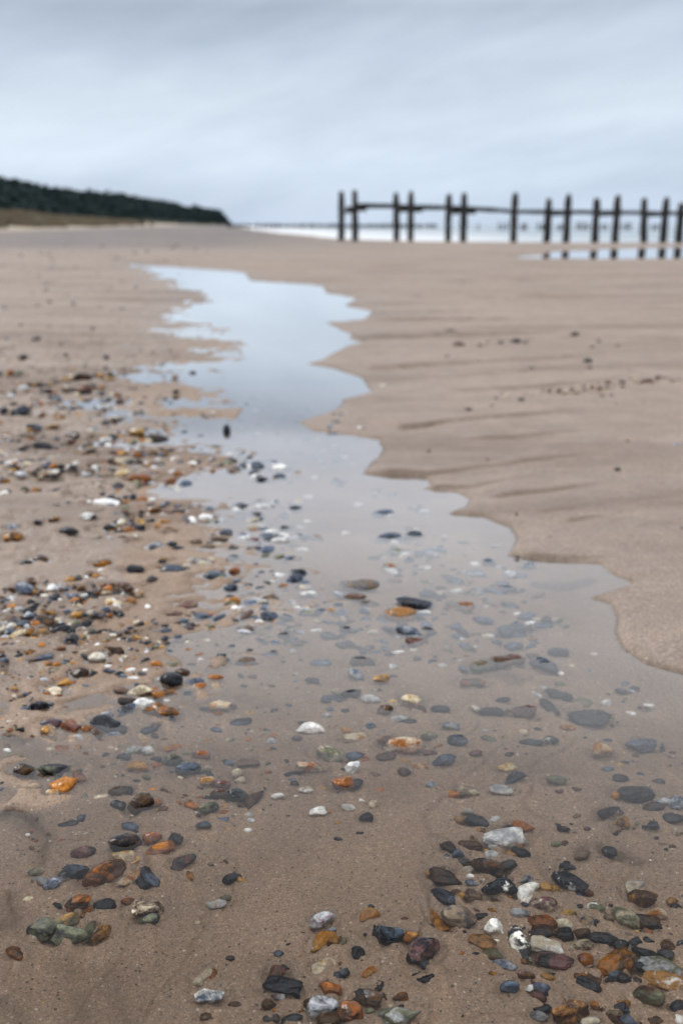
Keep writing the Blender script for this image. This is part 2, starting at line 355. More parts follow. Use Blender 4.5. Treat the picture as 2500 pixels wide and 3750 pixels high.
def water_material():
    m, t, b, out = new_mat('stream_water'); L = t.links.new; t.nodes.remove(b)
    geo = t.nodes.new('ShaderNodeNewGeometry'); pos = geo.outputs['Position']
    mp = t.nodes.new('ShaderNodeMapping'); mp.inputs['Scale'].default_value = (1.6, .8, 1); mp.inputs['Rotation'].default_value = (0, 0, .3); L(pos, mp.inputs[0])
    h = math_(t, 'ADD', math_(t, 'MULTIPLY', noise(t, mp.outputs[0], 9, 3), .0007), math_(t, 'MULTIPLY', noise(t, mp.outputs[0], 34, 3), .00012))
    bp = t.nodes.new('ShaderNodeBump'); bp.inputs['Strength'].default_value = .35; L(h, bp.inputs['Height'])
    gl = t.nodes.new('ShaderNodeBsdfGlossy'); gl.inputs['Roughness'].default_value = .035; L(bp.outputs[0], gl.inputs['Normal']); gl.inputs[0].default_value = (1, 1, 1, 1)
    tr = t.nodes.new('ShaderNodeBsdfTransparent'); tr.inputs[0].default_value = (.975, .985, .985, 1)
    df = t.nodes.new('ShaderNodeBsdfDiffuse'); df.inputs[0].default_value = (.42, .37, .33, 1)
    dep = attr(t, 'depth')
    turb = math_(t, 'SUBTRACT', 1, math_(t, 'EXPONENT', math_(t, 'MULTIPLY', dep, -.7)), clamp=True)
    mt = t.nodes.new('ShaderNodeMixShader'); L(turb, mt.inputs[0]); L(tr.outputs[0], mt.inputs[1]); L(df.outputs[0], mt.inputs[2])
    fr = t.nodes.new('ShaderNodeFresnel'); fr.inputs[0].default_value = 1.333; L(bp.outputs[0], fr.inputs['Normal'])
    # the film of water thins out to nothing at its edge
    rf = ramp(t, [(0, (0,0,0)), (.035, (.022,)*3), (.06, (.11,)*3), (.12, (.235,)*3), (.20, (.43,)*3), (.33, (.72,)*3), (.45, (.85,)*3), (.63, (.94,)*3), (1, (1,1,1))]); L(fr.outputs[0], rf.inputs[0])
    f2 = math_(t, 'MULTIPLY', rf.outputs[0], math_(t, 'MULTIPLY', dep, 900, clamp=True))
    ms = t.nodes.new('ShaderNodeMixShader'); L(f2, ms.inputs[0]); L(mt.outputs[0], ms.inputs[1]); L(gl.outputs[0], ms.inputs[2])
    L(ms.outputs[0], out.inputs[0]); return m
def sea_material():
    m, t, b, out = new_mat('sea_water'); L = t.links.new
    geo = t.nodes.new('ShaderNodeNewGeometry'); pos = geo.outputs['Position']
    mp = t.nodes.new('ShaderNodeMapping'); mp.inputs['Scale'].default_value = (.25, 1, 1); L(pos, mp.inputs[0])
    n1 = noise(t, mp.outputs[0], .12, 4, .6); n2 = noise(t, mp.outputs[0], .5, 3)
    foam = attr(t, 'foam')
    f = math_(t, 'MULTIPLY_ADD', math_(t, 'SUBTRACT', n1, .5), 1.6, foam, clamp=True)
    c = mixc(t, f, (.26, .34, .40), (.86, .89, .92))
    L(c, b.inputs['Base Color']); L(math_(t, 'MULTIPLY_ADD', f, .4, .22), b.inputs['Roughness']); b.inputs['IOR'].default_value = 1.33
    bp = t.nodes.new('ShaderNodeBump'); bp.inputs['Strength'].default_value = .6; L(math_(t, 'MULTIPLY', n2, .1), bp.inputs['Height']); L(bp.outputs[0], b.inputs['Normal'])
    return m

rows = [-30, -15, -8, -4, -2, -1, -.5, -.2, 0, .15, .3, .42, .5, .55]
y = .58
while y < 1800:
    rows.append(y); y += max(.0022, min(y*y/600*1.25, .03*y + .02)) if y < 60 else .045*y
rows = np.array(rows); NC = 720
u = np.linspace(-1, 1, NC+1)
ww = np.where(rows < .6, .56 + 0*rows, .44*rows + .30)
uu = .93*u + .07*np.sign(u)*np.abs(u)**5
kx = np.clip(1.6 + 0*rows, 0, None)
X = ww[:, None]*uu[None, :] + np.sign(u)[None, :]*(np.clip((np.abs(u)-.9)/.1, 0, 1)**2)[None, :]*(kx*rows.clip(5, 2000) + 6)[:, None]
Y = np.repeat(rows[:, None], NC+1, 1)
xf, yf = X.ravel(), Y.ravel()
EX = {}
Z = ground(xf, yf, EX)

# ------------------------------------------------------------------ stones: what the photograph shows, region by region
# every entry: u v width height angle shape colour [landmark description]; shapes: e oval, a angular, b curved, t triangular, s long
TA = """200 130 90 25 10 s SK|160 155 80 50 20 a K|200 213 120 50 -10 a BK|163 228 50 35 0 e O|275 252 80 60 -15 e K|366 245 60 60 55 e K|335 300 80 50 0 a KG|90 225 110 35 -5 s SK|45 265 60 55 -30 e KS|93 275 60 55 60 a PY|180 268 80 50 20 b TY|145 302 60 30 0 a Y|120 62 100 50 -20 e SL|137 30 50 35 0 e B|430 107 50 18 0 e K|508 106 65 24 0 e BK|520 130 80 16 -8 s PY|605 120 48 26 0 a YO|640 88 50 26 0 a YP|350 140 42 16 0 e P|680 152 28 20 0 e W|605 250 42 18 0 e K|596 306 46 24 0 e KS|600 348 26 34 0 e KS|530 350 80 45 -20 a BK|450 382 82 60 0 e PW:domed cream-white|275 347 62 32 0 e BO|145 360 60 30 0 e OB|200 382 88 38 15 a SK|138 405 50 30 0 e BK|370 453 85 50 0 e BK|302 497 58 45 30 a OY|245 532 115 20 -15 b P|180 605 88 50 -10 a KG|618 482 62 28 0 e W|660 461 66 14 0 s G|790 490 105 70 -10 e K:big glossy black upright|832 448 92 42 -10 e BK|880 418 46 20 0 e K|800 416 72 26 0 e V|893 495 90 44 0 e SK|918 513 66 46 0 e O|985 481 88 40 -10 e OY|640 546 132 44 -12 a PT:long ridged cream|660 600 104 54 12 t W:bright white triangular|758 560 112 36 15 s OB|712 535 40 26 0 e O|752 630 125 36 -28 s BO|692 632 62 58 20 e BO|585 592 92 46 0 e BG|570 632 112 42 15 a GS|495 648 62 28 0 e LS|560 530 80 30 0 e TR|235 680 98 46 0 e SR:round purple-blue|210 714 42 30 0 e Y|332 702 92 56 -12 a OR:bright orange square|400 718 60 40 0 e OB|488 697 140 42 -15 s K:long glossy black|552 716 80 30 -5 s K|352 752 76 28 0 e LW|242 738 80 40 -20 b T|445 733 90 40 -30 b BT|525 742 76 36 0 e LS|470 768 50 22 0 a OB|720 697 52 36 0 a BY|690 717 82 28 20 s KS|775 713 46 16 10 s K|662 762 76 26 -40 s OP|712 748 38 40 0 e GB|357 800 38 30 0 e OP|235 808 46 20 0 e P|515 806 66 18 0 e P|270 802 100 12 0 s OT|612 812 94 28 15 a VL|683 817 62 42 0 b WL:knobbly white ring-like|790 805 88 16 5 s OY|570 846 72 40 0 e GS|796 860 96 60 0 e VG:rounded olive-brown|718 855 56 26 0 e K|925 836 92 46 -5 a OR|865 897 126 60 0 e SG:smooth slate-blue|643 887 106 38 -3 b OY:curved orange worm-shaped|725 886 50 28 0 e O|950 919 72 24 -15 a K|1003 868 24 40 0 e G|468 888 32 22 0 e BY|116 912 112 66 0 a BK|250 914 150 52 10 a KV:wedge-shaped green-black|365 932 76 32 -25 e OB|370 906 50 20 0 e K|300 972 112 78 20 t O:vivid orange triangular|242 1005 62 34 0 e OP|152 975 80 32 0 a T|405 1010 64 28 40 s VL|465 1027 72 14 0 s P|630 960 64 18 0 e KS|548 1000 106 50 0 a BK|592 992 60 36 -35 b K|700 997 80 16 0 e O|960 896 46 26 0 e PL|958 953 72 52 0 a YP:blocky amber-cream|1090 925 60 44 0 e PT|1102 953 58 36 0 e PK|1175 955 52 18 0 e S|1020 975 84 46 0 e RB|1235 880 34 26 0 e BK|1312 862 34 26 0 e BK|1140 765 36 22 0 e O|1000 718 66 24 -12 a S|1105 682 108 15 2 s KS:thin straight dark sliver|1005 612 126 38 -3 a PY:long tan|1145 640 44 14 0 e Y|935 622 36 20 0 e KS|1072 607 34 18 0 e RB|1430 708 134 36 -3 b W:long curved chalk-white|1408 685 80 14 0 e B|1365 760 52 30 0 e TG|1140 870 112 24 0 e TB|1512 836 140 68 -12 e VP:large mottled pale green|1425 891 138 52 -6 a OP:flat bright orange|1340 920 88 15 15 s K|1405 996 76 22 0 e PW|1500 655 46 24 0 e L|1438 492 72 28 -12 b KS|1520 575 100 32 0 a KS|1545 548 52 30 0 e PB|1475 411 106 14 0 s S|1295 408 36 14 0 e K|1226 378 62 8 0 s S|1365 326 60 28 0 e TG|1302 288 60 30 0 e G|1270 320 56 12 0 s S|1345 360 30 24 0 e L|1130 400 100 44 0 e TG|1195 432 34 16 0 e B|935 195 92 36 -3 e SK|860 142 104 26 0 e RT|1155 135 92 22 0 e S|1058 121 92 20 -8 s OP|1415 98 88 30 0 e WL|1400 46 62 26 0 e S|990 12 105 16 0 e SK|1105 25 48 20 0 e BK|1285 14 60 22 0 e WL|875 180 50 18 0 e SG|810 230 42 18 0 e K|755 261 72 20 0 e SK|868 318 46 22 0 e P|758 297 34 20 0 e KS|830 312 80 12 0 e BG|1240 205 90 50 0 a SG|1270 228 60 30 0 e OT|1452 225 36 20 0 e P|1456 264 56 18 0 e W|1470 312 34 14 0 e P|1515 290 92 34 0 e GS|1532 172 56 22 0 e PO|1470 172 60 20 0 e SG|1412 156 50 24 0 e OP|1165 205 60 24 0 e SG|800 180 80 26 0 e TR|840 215 60 16 0 e S"""
TB = """22 265 56 36 0 e K|312 272 138 64 -15 a SL:large blue-grey with pale glints|345 326 112 30 0 a BR|215 260 72 18 0 e GS|270 196 160 38 0 e OT|335 150 180 42 0 a GS|405 100 100 38 0 a GS|380 181 62 20 0 e W|370 217 52 13 0 e GK|95 62 160 56 0 e TS|60 115 112 34 0 e BR|130 146 100 24 0 e GT|550 166 132 34 0 e OT|650 220 100 28 -15 e SK|620 76 60 22 0 e SL|750 76 112 32 0 e ST|515 32 92 30 -20 e SG|780 266 142 28 10 s SK|870 231 62 22 0 e W|670 290 62 14 0 e PW|850 203 92 20 0 e S|780 156 72 14 0 e SG|540 307 18 15 0 e GK|336 353 50 16 0 e PW|420 382 36 13 0 e G|648 428 140 66 10 e VT|765 408 165 36 12 s BR|790 342 92 46 0 e GS|995 365 102 46 0 e KS:navy oval|930 432 142 74 -10 a GS|1055 430 62 26 0 e PW|1005 459 28 22 0 e W|1160 373 46 16 0 e W|1140 450 52 22 0 e LS|600 505 122 28 5 s OG|740 585 76 26 0 e K|893 562 60 32 -30 t WL:bluish white arrow-shaped|930 530 40 24 0 e L|1000 560 122 32 -10 s GK|1003 515 50 30 0 e VG|1110 600 112 38 0 e VT|1210 596 52 40 0 a WL|1415 612 74 36 15 a W:lone bright white angular|948 614 80 56 -50 e KB|838 640 122 44 0 e BR|690 634 122 24 -8 b K|613 621 50 24 -15 e PW|455 624 90 26 0 e KG|1135 665 190 60 -10 a GK|1070 648 50 34 0 e S|1040 711 82 24 -5 e OB|900 700 30 15 0 e O|820 722 66 16 -18 s PO|680 760 76 18 -15 e GV|870 775 105 14 -10 s KS|958 770 84 46 5 a MW:white crusty speckled|1195 820 100 66 0 e OP:round orange-pink|1220 770 52 22 0 e KS|1375 790 140 54 5 a SG|1350 840 50 22 0 e B|617 831 66 34 10 e RB|760 895 86 26 5 a YP|790 940 112 32 8 b KS|730 993 112 48 0 e WL:large light grey-white|575 1003 112 46 -8 e TP:smooth pinkish-tan|505 1016 76 30 -12 e O|1003 1000 50 22 0 e BR|1075 990 54 22 0 e BR|985 950 100 42 0 e VT|1280 945 82 28 0 a KG|1450 960 70 28 0 e BG|290 795 186 64 2 e OP:largest long orange|213 765 98 30 0 e BO|402 755 82 48 0 e VP|530 774 100 50 -5 e KS|475 860 120 58 10 a KS|405 826 76 36 0 e BR|500 703 92 30 0 e SL|205 845 100 34 0 e BR|295 865 46 28 0 e YP|360 890 80 34 0 e OP|290 914 68 40 0 e BT|153 921 56 20 -10 e OT|68 842 100 44 0 e SK|110 861 50 36 0 e OR:small glossy orange|48 896 84 50 0 a WL:angular white and grey|8 900 34 46 0 e K|8 966 110 74 -8 a OR:broad orange|72 965 62 40 0 e K|122 993 30 20 20 e KG|180 993 40 14 22 e O|410 972 52 38 0 a LS|45 556 96 48 5 e KG|132 578 98 38 -5 e LW:smooth pale grey-white|148 541 72 24 0 a PB|66 470 80 44 -22 e SL:slate-blue tilted|185 492 86 44 0 e YT|95 405 120 36 0 a GB|225 430 76 20 0 e WL|258 408 60 18 0 e PL|170 435 42 20 0 e K|80 432 40 14 0 e YP|235 474 50 20 0 e BK|235 596 64 44 0 e PY|318 586 88 54 -12 e PY:domed cream-and-tan|345 618 92 36 -12 a BO|200 635 80 48 0 a BR|265 666 82 28 -5 a WL|312 680 66 26 0 e G|135 702 50 34 0 e SG|190 727 46 22 0 e S|60 750 112 36 8 a PO|20 726 50 30 0 e Y|14 631 48 18 15 e K|100 372 36 22 0 e G|20 330 90 30 0 e GT|5 210 50 36 0 e PG"""
TC = """545 60 76 44 -10 e KL:small dark striped|650 60 126 84 8 a BK:big dark brown shiny|722 44 44 44 0 e O|818 52 36 24 0 e O|880 62 72 28 -15 e O|960 76 92 54 5 e VG:oval grey-green|975 34 78 20 -5 s KL|1095 22 112 66 0 e GK|1158 32 92 62 50 b BG|1010 8 92 44 0 e BR|1040 96 62 30 0 e O|1025 65 40 24 0 a O|1100 104 46 26 0 a LW|1152 106 62 30 0 a PL|1158 128 62 20 0 e L|935 153 80 34 0 a SG|1025 124 62 16 -5 s S|1045 169 36 15 0 e YP|1140 176 40 20 0 e W|1275 20 66 32 0 e W:round chalk-white|1457 92 82 42 10 a W:chalk-white angular|1520 90 30 12 0 e Y|1325 110 24 8 0 s G|1552 216 38 22 -20 e K|1552 141 34 14 0 e Y|378 121 44 44 0 a KS|305 144 102 16 15 s KG:thin pointed dark|600 162 84 36 -10 e SG|627 187 60 30 0 e K|578 236 156 80 4 e KB:large smooth dark oval|700 214 92 58 0 e RO|738 262 128 60 25 e OR:polished deep-red|808 214 72 60 0 e GK|385 278 120 58 0 e RK|577 303 136 52 -15 a YP:honey-coloured angular|842 322 118 44 20 a GR:flat purple-grey|478 376 190 84 25 a BO:big pitted brown|602 396 118 46 42 s PO:long cream-and-rust|692 385 120 62 -45 a KS|655 418 62 50 -40 a K|350 368 130 64 -10 a SK|290 385 60 56 60 e GL|240 424 86 62 0 e SL:round blue-grey|165 368 76 36 0 e PV|185 405 82 30 0 e LT|868 383 72 42 -25 a YB|1065 398 92 48 5 e KG|1056 405 48 32 0 e BO|1108 402 48 22 -25 s YB|995 512 96 34 5 a LP:flat pale grey|1038 486 62 32 0 e VT|107 400 16 12 0 e O|481 522 110 58 0 e K:ring-glinting black oval|590 510 70 42 0 e BO|362 515 110 80 20 a BO:flat rust-brown|397 552 62 42 80 a OB|428 467 52 14 10 s YB|530 487 28 18 0 e PO|680 538 152 44 10 s BP:striped tan-and-brown|687 590 102 54 5 e GV|195 632 140 96 -10 a VG|305 598 120 68 28 a VY:olive-and-gold crusty|338 652 196 76 6 a VG:largest crusty green|410 640 90 60 70 a VB|470 656 92 54 52 a YB:upright amber|72 736 102 36 -18 e OB|215 726 102 14 -32 s TB|1057 765 44 30 0 e GB|908 602 40 20 0 e PO|1478 592 122 72 22 e LR:ribbed pinkish-white quartz|1527 632 40 30 0 e SL|1478 672 118 52 38 b OY:hooked amber|1545 684 70 54 35 t YB|1487 798 118 36 30 s PY:bone-shaped cream|1552 840 60 54 0 a SK|1330 800 88 22 -5 a GK|1300 888 188 66 -6 a K:largest flat black|1352 912 80 56 -50 t K|1272 832 82 66 0 e BR|932 847 92 42 48 s PK|985 842 72 26 -52 s BO|962 935 140 50 -2 a WS:frayed bluish-white|1078 978 66 30 0 e BT|1277 940 68 36 0 a LR|1235 980 70 52 0 e BR|1275 1000 52 28 0 e BO|1245 1036 82 36 0 e GB|1342 1046 106 40 0 e GK|950 1030 70 32 0 e BT|1480 992 150 96 8 a LG:big grey pale-banded|1518 905 116 70 -15 a OR:wedge-shaped pinkish-orange|1422 972 60 50 0 e BK|1505 1044 112 54 5 a BY"""
TD = """33 72 68 32 0 e W:smooth white oval|115 118 64 42 18 a K:small black angular|85 188 38 12 0 s KL|143 55 46 44 0 a YP|580 93 62 38 -10 a PL|535 131 46 34 -20 e OT|622 136 118 52 -12 e GK|705 132 56 34 18 e WL|790 116 36 16 0 e G|832 160 116 52 -12 t O:vivid orange pointed|742 216 200 64 10 a LW:long silvery layered|745 182 108 28 20 s K|592 242 112 44 -12 a BR|605 228 44 30 0 e OB|688 291 72 34 0 e WL|550 325 76 38 0 e GV|665 345 152 84 -24 e BK:big brown oval with a glint|762 340 90 48 0 e GB|580 362 60 40 0 a PL|594 388 56 28 0 e W|475 402 158 66 -3 a BK:long dark brown|400 372 32 26 0 e YB|600 415 72 30 0 e SL|722 440 172 64 0 a KW:dark flat white-spotted|468 482 132 44 -22 e KS:long navy|538 470 78 44 -25 e BY|605 480 84 58 -10 a BT|690 533 158 38 -22 a BO|728 517 72 44 -50 a BY|645 567 68 26 -5 s K|848 402 62 48 0 a GL|908 412 50 26 0 e BG|843 462 128 62 40 b WP:white hook-shaped|955 446 92 50 0 e YB|1045 412 158 64 -25 a KL|925 520 136 74 8 e RP:rough pink|538 576 146 116 -25 e TG:big round grey-brown|435 582 114 28 -55 s OB|820 563 96 54 0 e LS:smooth pale blue|768 541 30 20 0 e P|772 582 52 20 -20 e BO|920 600 142 54 0 e BO|918 642 132 48 0 e BK|705 630 92 74 20 a WP:white lumpy|722 690 56 30 -12 a PW|814 690 146 92 -72 e MP:big black-and-white speckled|945 716 156 42 -24 s PW:long bony white|1022 608 80 52 -15 e PW|1045 560 72 38 0 e YB|1158 526 112 44 0 a VW:pale green angular|1092 525 50 24 0 e GK|1335 430 108 38 38 b PL:curved dull-pink|1378 495 124 84 -20 e BY|1302 572 112 92 -45 e VP:broad pale-green|1432 560 118 36 -5 a PO|1408 602 132 46 -10 a BK|1470 617 60 26 0 e BT|1505 632 32 20 0 e P|1020 662 92 68 0 e KB|1098 652 90 54 0 e BK|1200 672 142 70 -8 e KG:smooth dark-grey|1102 712 112 60 5 e PB:cream-and-brown knobbly|1282 705 78 42 5 a K|1395 736 128 52 0 a KG|1215 743 46 20 0 e WL|1262 786 190 82 25 a OB:biggest orange-brown|1120 772 78 58 0 e OR|1160 832 108 50 80 e BT|1096 842 66 34 0 a OB|975 782 168 66 -16 e RK:dark maroon|1135 886 116 66 -15 e GK|1210 906 36 18 0 e YP|1462 804 210 66 -6 a VL:longest pale blue-green|1368 800 62 46 0 a K|1470 866 198 74 -10 a YW:barnacled orange|1408 940 142 92 -15 e BV:mottled grey-brown dome-shaped|1542 985 70 56 25 e K|1440 1048 92 40 0 e BO|1552 1046 52 46 0 e W|1050 1005 190 106 10 a BY:largest amber-veined brown|1166 976 52 56 0 e OB|905 1028 86 40 -5 e LG|922 992 90 30 0 e GK|1140 1052 92 34 0 a LP|845 962 46 20 0 a GK|848 896 86 34 -15 a LW:flat lavender-white|750 797 112 38 -16 e SL|698 835 48 26 -12 e BO|555 742 48 28 0 e OB|500 660 32 20 0 e O|650 692 140 60 -16 a YB:broad amber|555 686 82 34 -10 a KG|690 750 100 44 -20 e VB|122 562 100 52 20 b YO:curved orange-yellow|212 656 150 98 -8 a KS:blocky slate-black|318 662 86 54 0 a OY|372 722 176 92 38 a KR:huge rough black|388 790 80 40 -60 a KG|78 738 66 58 0 t KG:small dark triangular|130 822 76 36 42 e OY|12 838 60 44 0 a SK|5 682 40 54 0 e VB|372 852 112 26 -14 e K:leaf-shaped black|178 888 56 50 0 a K|115 946 162 74 -10 a BG|190 936 52 34 -35 a BK|270 940 76 42 0 a BO|162 980 42 28 0 e YL|42 1012 112 104 -20 e OB:big round rust-orange|268 1030 200 80 10 t VL:large translucent green|1230 281 72 52 0 e KL:white-spotted dark round|1222 88 112 36 28 b GK|1430 74 102 52 0 e GB|1352 15 170 72 -5 e GK|1548 50 100 96 0 a SL:big blue-grey|1478 40 66 24 0 e L|1520 122 110 36 0 e GK|1410 120 68 18 -25 e YB|1548 186 62 34 0 a PT|1255 20 50 30 0 e OB"""
TE = """1042 482 36 48 0 e K:lone black upright|881 635 34 26 0 e OB|977 656 26 20 0 e OB|1377 581 28 24 0 e BK|885 210 36 22 0 e KG|1078 1112 58 42 0 e OR:round rust-red|492 805 134 46 0 e W:largest white|400 862 74 20 0 e WS|465 828 64 20 10 e K|430 866 40 18 -15 e K|75 638 64 40 -10 e KS|22 700 50 40 0 e BO|620 1105 90 36 0 e K|185 1060 90 40 -15 e BK|118 1080 60 50 0 e KS|470 1078 92 28 0 e BO|640 690 120 36 0 e OB:long orange-brown|630 615 56 38 0 e KG|560 612 70 34 0 e PK|700 632 60 34 0 e BO|560 668 70 32 0 e PY|720 512 130 26 -10 e KB|630 478 90 30 -15 e YB|770 568 70 28 0 e BK|345 492 76 34 -20 b BK|490 510 60 40 0 e WL|60 955 84 50 0 e BO|60 915 60 36 0 e SL|755 888 72 24 0 e OY|780 925 50 24 0 e OB|650 840 26 50 0 e BK|580 225 0 0 0 e K|470 352 60 22 -10 e KG|200 545 110 22 0 e K|250 600 70 30 0 e PL|230 632 60 36 0 e KS|260 665 46 30 0 e BO|175 892 40 20 0 e KG|250 875 60 20 0 e BY|320 930 100 28 -10 e GK|500 935 60 22 0 e WL|545 935 56 20 0 e KG|600 890 40 26 0 e BK|656 895 30 36 0 e YO|715 1000 70 36 0 e SL|790 992 50 26 -10 e KS|1000 975 100 18 -5 e BK|790 1108 120 28 0 e SG|990 1138 120 24 0 e SK|1215 828 88 22 0 e WL|1175 690 50 20 0 e W|1148 645 44 20 0 e W|1415 780 56 20 0 e W|1410 896 52 22 0 e WL|1290 982 100 18 0 e WL|1390 1022 60 18 0 e W|1280 1140 66 20 0 e W|100 380 70 40 10 e KS|70 355 60 30 0 e BG|20 375 44 34 0 e KG|385 222 90 24 0 e BK|455 225 60 30 -20 e KG|395 188 44 22 0 e GK|505 215 40 24 0 e BK|150 184 38 24 0 e BK|105 132 40 22 0 e GK|170 52 40 24 0 e GK|390 280 80 28 0 e BO|200 300 100 20 0 e KB|335 380 60 28 0 e KS|390 345 44 34 -20 e KS|650 350 36 26 0 e KG|610 355 40 20 0 e YP|785 352 36 22 0 e BK|760 328 30 20 0 e SK|170 748 60 30 0 e BO|268 745 50 46 30 e KS|160 455 80 22 0 e KS|240 455 70 22 0 e YB"""
TF = """1070 30 42 24 0 e BK|800 62 50 30 0 e GK|482 134 32 22 0 e GK|872 186 32 20 0 e GK|1130 151 44 18 0 e GK|1138 184 26 14 0 e GK|580 376 38 18 0 e BK|1265 650 30 22 0 e GK|1540 538 36 18 0 e SL|825 330 34 22 0 e KB|690 358 18 14 0 e BK|708 322 22 16 0 e GK|1240 310 22 16 0 e GK|1195 312 26 14 0 e GK|1312 518 18 20 0 e RO|670 605 14 14 0 e BK|1395 246 64 26 8 e RB|1185 280 30 18 0 e BK|1290 250 32 18 0 e KB|190 266 28 20 0 e PW|425 1018 56 20 0 e W|320 960 100 36 0 e SK|220 968 130 26 0 e SK|500 18 70 20 0 e GB|75 820 50 22 0 e WL|20 946 40 16 0 e W|390 1105 50 14 0 e WL|190 860 110 20 0 e S|150 1060 60 20 0 e SK|610 1135 100 20 0 e SL|540 80 60 24 0 e RB|1180 62 26 16 0 e GK|1265 86 28 14 0 e BO|1450 640 0 0 0 e K|955 962 14 14 0 e BK|400 570 24 14 0 e GB|1150 90 24 12 0 e GK"""
LIN = {'K': (.007,.0085,.013), 'G': (.036,.038,.042), 'B': (.062,.031,.016), 'O': (.31,.118,.032), 'Y': (.38,.205,.070), 'W': (.76,.75,.72),
       'P': (.52,.45,.34), 'S': (.075,.10,.14), 'M': (.70,.68,.62), 'R': (.13,.060,.060), 'V': (.13,.135,.085), 'L': (.38,.39,.41), 'T': (.17,.122,.088)}
WORD = {'K': 'black', 'G': 'dark grey', 'B': 'brown', 'O': 'orange', 'Y': 'amber', 'W': 'white', 'P': 'cream', 'S': 'blue-grey', 'M': 'speckled', 'R': 'dark red', 'V': 'greenish', 'L': 'pale grey', 'T': 'tan'}
SHAPE = {'e': 'oval', 'a': 'angular', 'b': 'curved', 't': 'triangular', 's': 'long thin'}
stones = []                                  # dict(px, py, w, h, ang, shape, col, desc)
for txt, ox, oy in ((TA,0,2100), (TB,1250,2100), (TC,0,2900), (TD,1250,2900), (TE,0,1200), (TF,1250,1200)):
    for e in txt.split('|'):
        e, _, desc = e.partition(':'); p = e.split()
        u_, v_, w_, h_, a_ = map(float, p[:5])
        if w_ <= 0: continue
        stones.append(dict(px=ox+u_*.7972, py=oy+v_*.7972, w=w_*.7972, h=h_*.7972, ang=a_, shape=p[5], col=p[6], desc=desc))
n_hand = len(stones)

# looser shingle between them, denser where the photograph shows belts of stones
rs = np.random.RandomState(7)
def scatter(poly, n, smin, smax, cols, clump=.0, asp=(.32,.6), power=2.2, seed=0):
    xs = [p[0] for p in poly]; ys = [p[1] for p in poly]; k = 0; tries = 0
    while k < n and tries < n*60:
        tries += 1
        x_, y_ = rs.uniform(min(xs), max(xs)), rs.uniform(min(ys), max(ys))
        if not inside(np.array([x_]), np.array([y_]), poly)[0]: continue
        gx, gy = at(x_*K2, y_*K2)
        if clump and float(fbm(np.array([gx*7.0]), np.array([gy*4.5]), 200+seed, 3)[0]) < clump - rs.uniform(0, .25): continue
        t = rs.uniform()**power; w = (smin + (smax-smin)*t)*K2
        c = cols[rs.randint(len(cols))]
        if y_ > 1480 and w > 10 and any(abs(q['px']-x_*K2) < .42*(q['w']+w) and abs(q['py']-y_*K2) < .42*(q['h']+w*.6) for q in stones[:n_hand]): continue
        stones.append(dict(px=x_*K2, py=y_*K2, w=w, h=w*rs.uniform(*asp), ang=rs.normal(0, 16), shape='eeeaaatb'[rs.randint(8)], col=c, desc=''))
        k += 1
DARK = ['KS','K','GK','BK','KG','SK','B','BO','G','S','KB']; MIXED = DARK + ['O','OB','Y','YB','P','PW','L','V','T','W','OB','BR']
COOL = ['SK','S','SG','G','GS','T','SL','KS','GT','TS','W','L','RT','OT','PL','V','SG','S']
scatter([(0,830),(240,835),(300,880),(390,960),(400,1040),(330,1110),(0,1150)], 720, 6, 25, MIXED, .06, (.4,.7), seed=1)
scatter([(0,1130),(330,1110),(395,1230),(360,1330),(240,1420),(0,1500)], 480, 6, 28, MIXED, .08, (.4,.7), seed=2)
scatter([(0,690),(340,700),(400,830),(0,850)], 60, 5, 16, DARK, 0, (.3,.5), seed=3)
scatter([(180,840),(420,800),(440,1000),(280,960)], 50, 5, 18, DARK, 0, (.3,.5), seed=3)
scatter([(330,1050),(560,1040),(850,1120),(1080,1190),(1350,1380),(1180,1560),(850,1500),(600,1480),(430,1380)], 820, 9, 38, COOL, -.02, (.32,.55), seed=4)
scatter([(400,1000),(520,900),(830,950),(840,1080),(420,1080)], 170, 6, 24, ['S','SK','SG','L','T','W'], 0, (.2,.35), seed=5)
scatter([(60,1480),(420,1400),(1000,1480),(1450,1560),(1568,1750),(1500,1900),(1000,1850),(60,1800)], 360, 6, 28, MIXED+COOL, .12, (.35,.6), seed=6)
scatter([(0,1400),(300,1330),(330,1480),(160,1560),(0,1560)], 150, 6, 26, MIXED, .0, (.4,.7), seed=17)
scatter([(60,1540),(330,1500),(520,1600),(420,1780),(60,1800)], 80, 6, 26, MIXED, .05, (.4,.7), seed=18)
scatter([(150,1790),(620,1740),(640,1880),(300,1880)], 60, 6, 28, MIXED, .0, (.45,.7), seed=19)
scatter([(0,1500),(300,1400),(700,1560),(560,1900),(0,1850)], 200, 5, 24, MIXED, .05, (.35,.6), seed=7)
scatter([(970,1980),(1150,1880),(1568,1800),(1568,2352),(1260,2352),(1000,2120)], 170, 8, 46, DARK+['BR','TB','OB','V','YB','T'], .06, (.45,.75), 1.6, seed=8)
scatter([(600,2190),(900,2040),(1000,2120),(900,2260),(940,2352),(600,2352)], 50, 5, 26, MIXED, 0, (.45,.75), seed=9)
scatter([(60,1880),(430,1830),(560,2020),(330,2160),(60,2140)], 50, 5, 28, MIXED, .05, (.45,.75), seed=10)
scatter([(0,1500),(1568,1600),(1568,2352),(0,2352)], 420, 2.0, 7, MIXED, -.1, (.5,.9), 2.5, seed=11)
scatter([(1150,905),(1334,884),(1568,852),(1568,872),(1340,902),(1160,915)], 110, 4, 15, ['BO','B','RB','BK','TB','P'], 0, (.3,.6), seed=12)
scatter([(900,640),(1568,620),(1568,1250),(1180,1180)], 90, 2, 7, DARK+['T','P'], 0, (.4,.7), 3, seed=13)
scatter([(1030,795),(1220,775),(1225,788),(1040,800)], 26, 5, 15, ['BR','B','GK','T'], 0, (.4,.6), seed=14)
